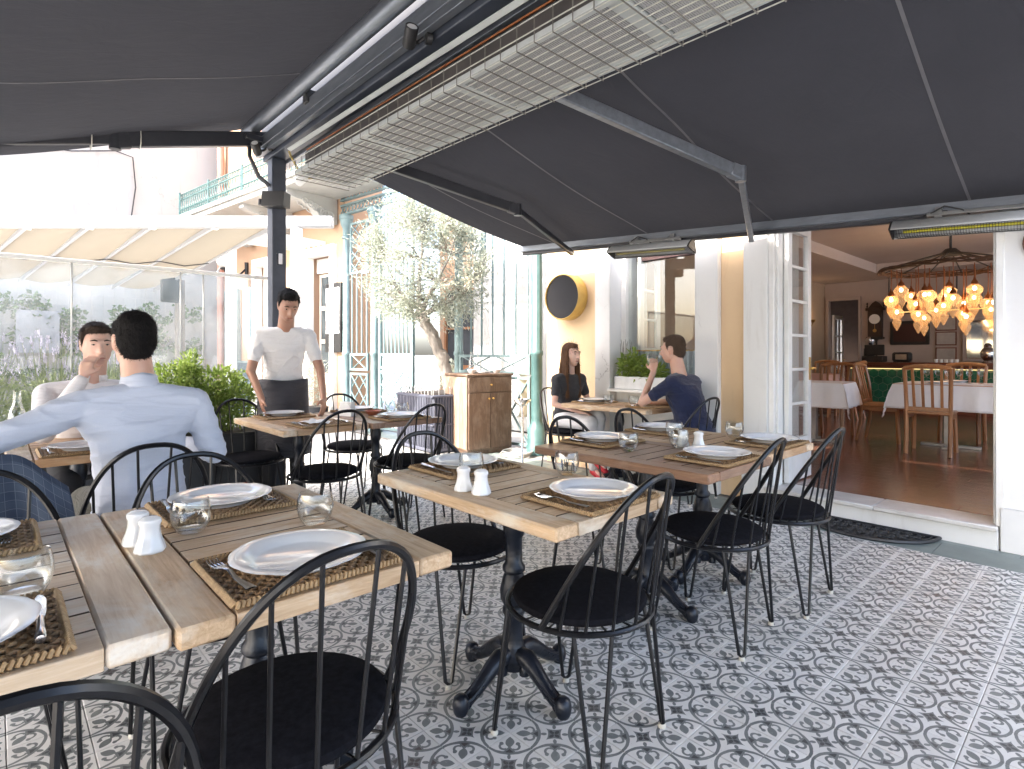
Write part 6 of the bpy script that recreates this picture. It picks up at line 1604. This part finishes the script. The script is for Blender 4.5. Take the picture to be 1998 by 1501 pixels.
bm_ = MB(); bm_.lathe([(.022*sin(pi*k/8), -.085-.028*cos(pi*k/8)) for k in range(9)], 12); bme_ = bm_.mesh('bulb', bulbm)
random.seed(5)
spots = [(-.60,-.35,.26),(-.58,-.15,.48),(-.45,-.50,.10),(-.40,.05,.32),(-.30,-.30,.55),(-.18,-.55,.22),(-.10,.20,.18),(-.05,-.15,.40),(.10,-.45,.30),(.15,.10,.60),(.20,.42,.05),(.28,-.20,.12),(.35,.30,.34),(.42,-.02,.50),(.50,.55,.10),(.55,.25,.02),(.62,.42,.22),(.66,.05,.36),(.05,.60,.30),(-.25,.50,.42),(-.52,.35,.12),(.36,.62,.45),(-.68,-.02,.20),(-.35,.28,.58),(-.02,.02,.10),(.08,.36,.52),(.48,-.30,.40),(.24,.05,.26),(-.22,-.08,.16),(.58,.62,.55)]
for i, (x, y, dz) in enumerate(spots):
    zc = -.70-dz*.72
    q = MB(); q.tube([(x,y,-.54),(x+.004,y,(zc-.54)/2),(x,y,zc+.05)], .006, 5)
    pd_ = q.build('pendant', M['copper'], cd)
    for nm, me in (('cap',cme),('globe',gme),('bulb',bme_)): link(nm, me, pd_, (x,y,zc))
for i, (x, y, dz) in enumerate(spots[::4]):
    ld = bpy.data.lights.new('chandelier_light', 'POINT'); ld.energy = .5; ld.color = (1,.68,.40); ld.shadow_soft_size = .12
    lo = bpy.data.objects.new('chandelier_light', ld); COL.objects.link(lo); lo.parent = cd; lo.location = (x, y, -.95)

# dressed tables and wooden chairs
def clothed_table(cx, cy, w, d, label, m='cloth', rz=0):
    t = thing('restaurant_table', label[0], 'table', (cx,cy,IFZ), rz, 'tables inside the restaurant')
    q = MB(); q.box(-w/2,w/2,-d/2,d/2,.71,.735,.004); q.build('tabletop', M['chairwood'], t)
    q = MB(); q.box(-.05,.05,-.05,.05,.03,.71,.004); q.box(-.28,.28,-.03,.03,0,.03,.004); q.box(-.03,.03,-.28,.28,.001,.029,.004); q.build('pedestal', M['dull_metal'], t)
    def cl(u, v):
        # square cloth draped with pointed corners
        S_ = .30; x = (u-.5)*(w+2*S_); y = (v-.5)*(d+2*S_)
        ox = max(0, abs(x)-w/2); oy = max(0, abs(y)-d/2); sx = 1 if x > 0 else -1; sy = 1 if y > 0 else -1
        if ox == 0 and oy == 0: return (x, y, .738)
        drop = sqrt(ox*ox+oy*oy) if ox and oy else max(ox, oy)
        k = .16*drop+.02*min(1,drop*8)*(1+sin((x if oy > ox else y)*26))*.5
        xx = sx*min(abs(x), w/2)+(sx*k if ox else 0); yy = sy*min(abs(y), d/2)+(sy*k if oy else 0)
        if ox and oy: xx += sx*.03*drop*3*abs(ox-oy); yy += sy*.03*drop*3*abs(oy-ox)
        return (xx, yy, .738-drop*.96)
    q = MB(); q.grid(cl, 48, 48); o = q.build('tablecloth', M[m], None, (cx,cy,IFZ), rz); s_ = o.modifiers.new('s','SOLIDIFY'); s_.thickness = .003
    tag(o, label[1], 'tablecloth')
    return t
def wchair():
    t = thing('wooden_chair', 'x', 'chair', (0,0,IFZ), 0, 'honey wood chairs inside the restaurant')
    q = MB(); q.box(-.21,.21,-.21,.21,.43,.465,.012); q.build('seat', M['chairwood'], t)
    for s_ in (-1,1):
        q = MB(); q.bar((-.18,s_*.18,.43),(-.20,s_*.19,0),.036); q.build('leg', M['chairwood'], t)
        q = MB(); q.tube([(.25,s_*.19,0),(.20,s_*.19,.25),(.19,s_*.19,.46),(.21,s_*.195,.70),(.26,s_*.20,.93)], .020, 6); q.build('leg', M['chairwood'], t)
    q = MB(); q.tube([(.262,-.20,.925),(.285,-.10,.945),(.29,0,.95),(.285,.10,.945),(.262,.20,.925)], .024, 8); q.build('top_rail', M['chairwood'], t)
    q = MB(); q.box(.185,.205,-.19,.19,.47,.51,.004); q.box(-.19,.19,-.2,-.18,.38,.43,.004); q.box(-.19,.19,.18,.2,.38,.43,.004); q.build('rail', M['chairwood'], t)
    for k in range(4):
        y = -.12+.08*k; q = MB(); q.bar((.196,y,.505),(.285,y*1.05,.935),.026,.014); q.build('slat', M['chairwood'], t)
    return t
clothed_table(-1.36, 8.15, .95, .78, ('table seen straight through the open doorway', 'white cloth on the table straight through the open doorway'), 'cloth', .0)
clothed_table(-2.62, 7.5, .8, .7, ('table partly hidden behind the open door leaf', 'white cloth on the table behind the open door leaf'), 'cloth', .1)
clothed_table(-3.75, 10.6, .8, .7, ('table near the left end of the bar', 'dusky pink cloth on the table near the bar'), 'pinkcloth', 0)
wc0 = wchair()
WC = [(-1.42,7.52,-pi/2+.05,'honey wood chair with slatted back facing the white table, seen from behind'), (-2.02,8.15,pi+.0,'honey wood chair at the left side of the white table'), (-.72,8.2,0,'honey wood chair at the right side of the white table, cut by the door jamb'), (-1.36,8.85,pi/2,'honey wood chair on the far side of the white table'), (-3.2,10.6,0,'honey wood chair at the right of the pink table'), (-3.75,11.2,pi/2,'honey wood chair between the pink table and the bar'), (-2.62,8.15,pi/2,'honey wood chair behind the door leaf table')]
for i, (x, y, rz, lab) in enumerate(WC):
    c_ = wc0 if i == 0 else copy_tree(wc0); c_.location = (x,y,IFZ); c_.rotation_euler = (0,0,rz); c_['label'] = lab
gme2 = glass_mesh()
wg = MB(); wg.lathe([(0,0),(.03,0),(.003,.006),(.003,.07),(.02,.085),(.034,.12),(.03,.17),(.0285,.17),(.032,.12),(.018,.088),(0,.082)], 20); wgm = wg.mesh('wine_glass', M['glass'])
for k in range(6):
    o = link('wine_glass', wgm, None, (-1.60+.10*k, 8.25+.04*(k%2), IFZ+.7405), 0); tag(o, 'stemmed glass on the white cloth inside, %s from the door jamb' % ['sixth','fifth','fourth','third','second','first'][k], 'glass', 'stemmed glasses on the inside table')
for x, y, l in ((-1.42,7.92,'near'),(-1.36,8.42,'far')):
    o = link('dinner_plate', PLT, None, (x,y,IFZ+.7405), 0); tag(o, 'white plate at the %s side of the white cloth inside' % l, 'plate', 'white scalloped plates')
t = thing('wall_sconce', 'small brass wall sconce near the back room doorway', 'lamp', (-4.50,12.6,1.85))
q = MB(); q.tube([(0,0,0),(.08,0,-.02),(.10,0,.04)], .010, 6); q.lathe([(0,.04),(.03,.04),(.06,.10),(.055,.10),(.025,.045),(0,.045)], 14, Tr(.10,0,0)); q.build('arm', M['brass'], t)
q = MB(); q.lathe([(.02*sin(pi*k/8), .07-.025*cos(pi*k/8)) for k in range(9)], 10, Tr(.10,0,0)); q.build('bulb', bulbm, t)
ld = bpy.data.lights.new('sconce_light','POINT'); ld.energy = .5; ld.color = (1,.6,.28); ld.shadow_soft_size = .04; lo = bpy.data.objects.new('sconce_light', ld); COL.objects.link(lo); lo.parent = t; lo.location = (.14,0,.13)
q = MB(); q.box(-.22,.22,-.05,.05,0,.012,.003)
for k in range(4): q.box(-.20,.20,-.04+k*.022,-.03+k*.022,-.008,0)
o = q.build('ceiling_vent', M['black'], None, (-3.60,8.6,2.765)); tag(o, 'dark slotted air vent in the restaurant ceiling', 'vent')
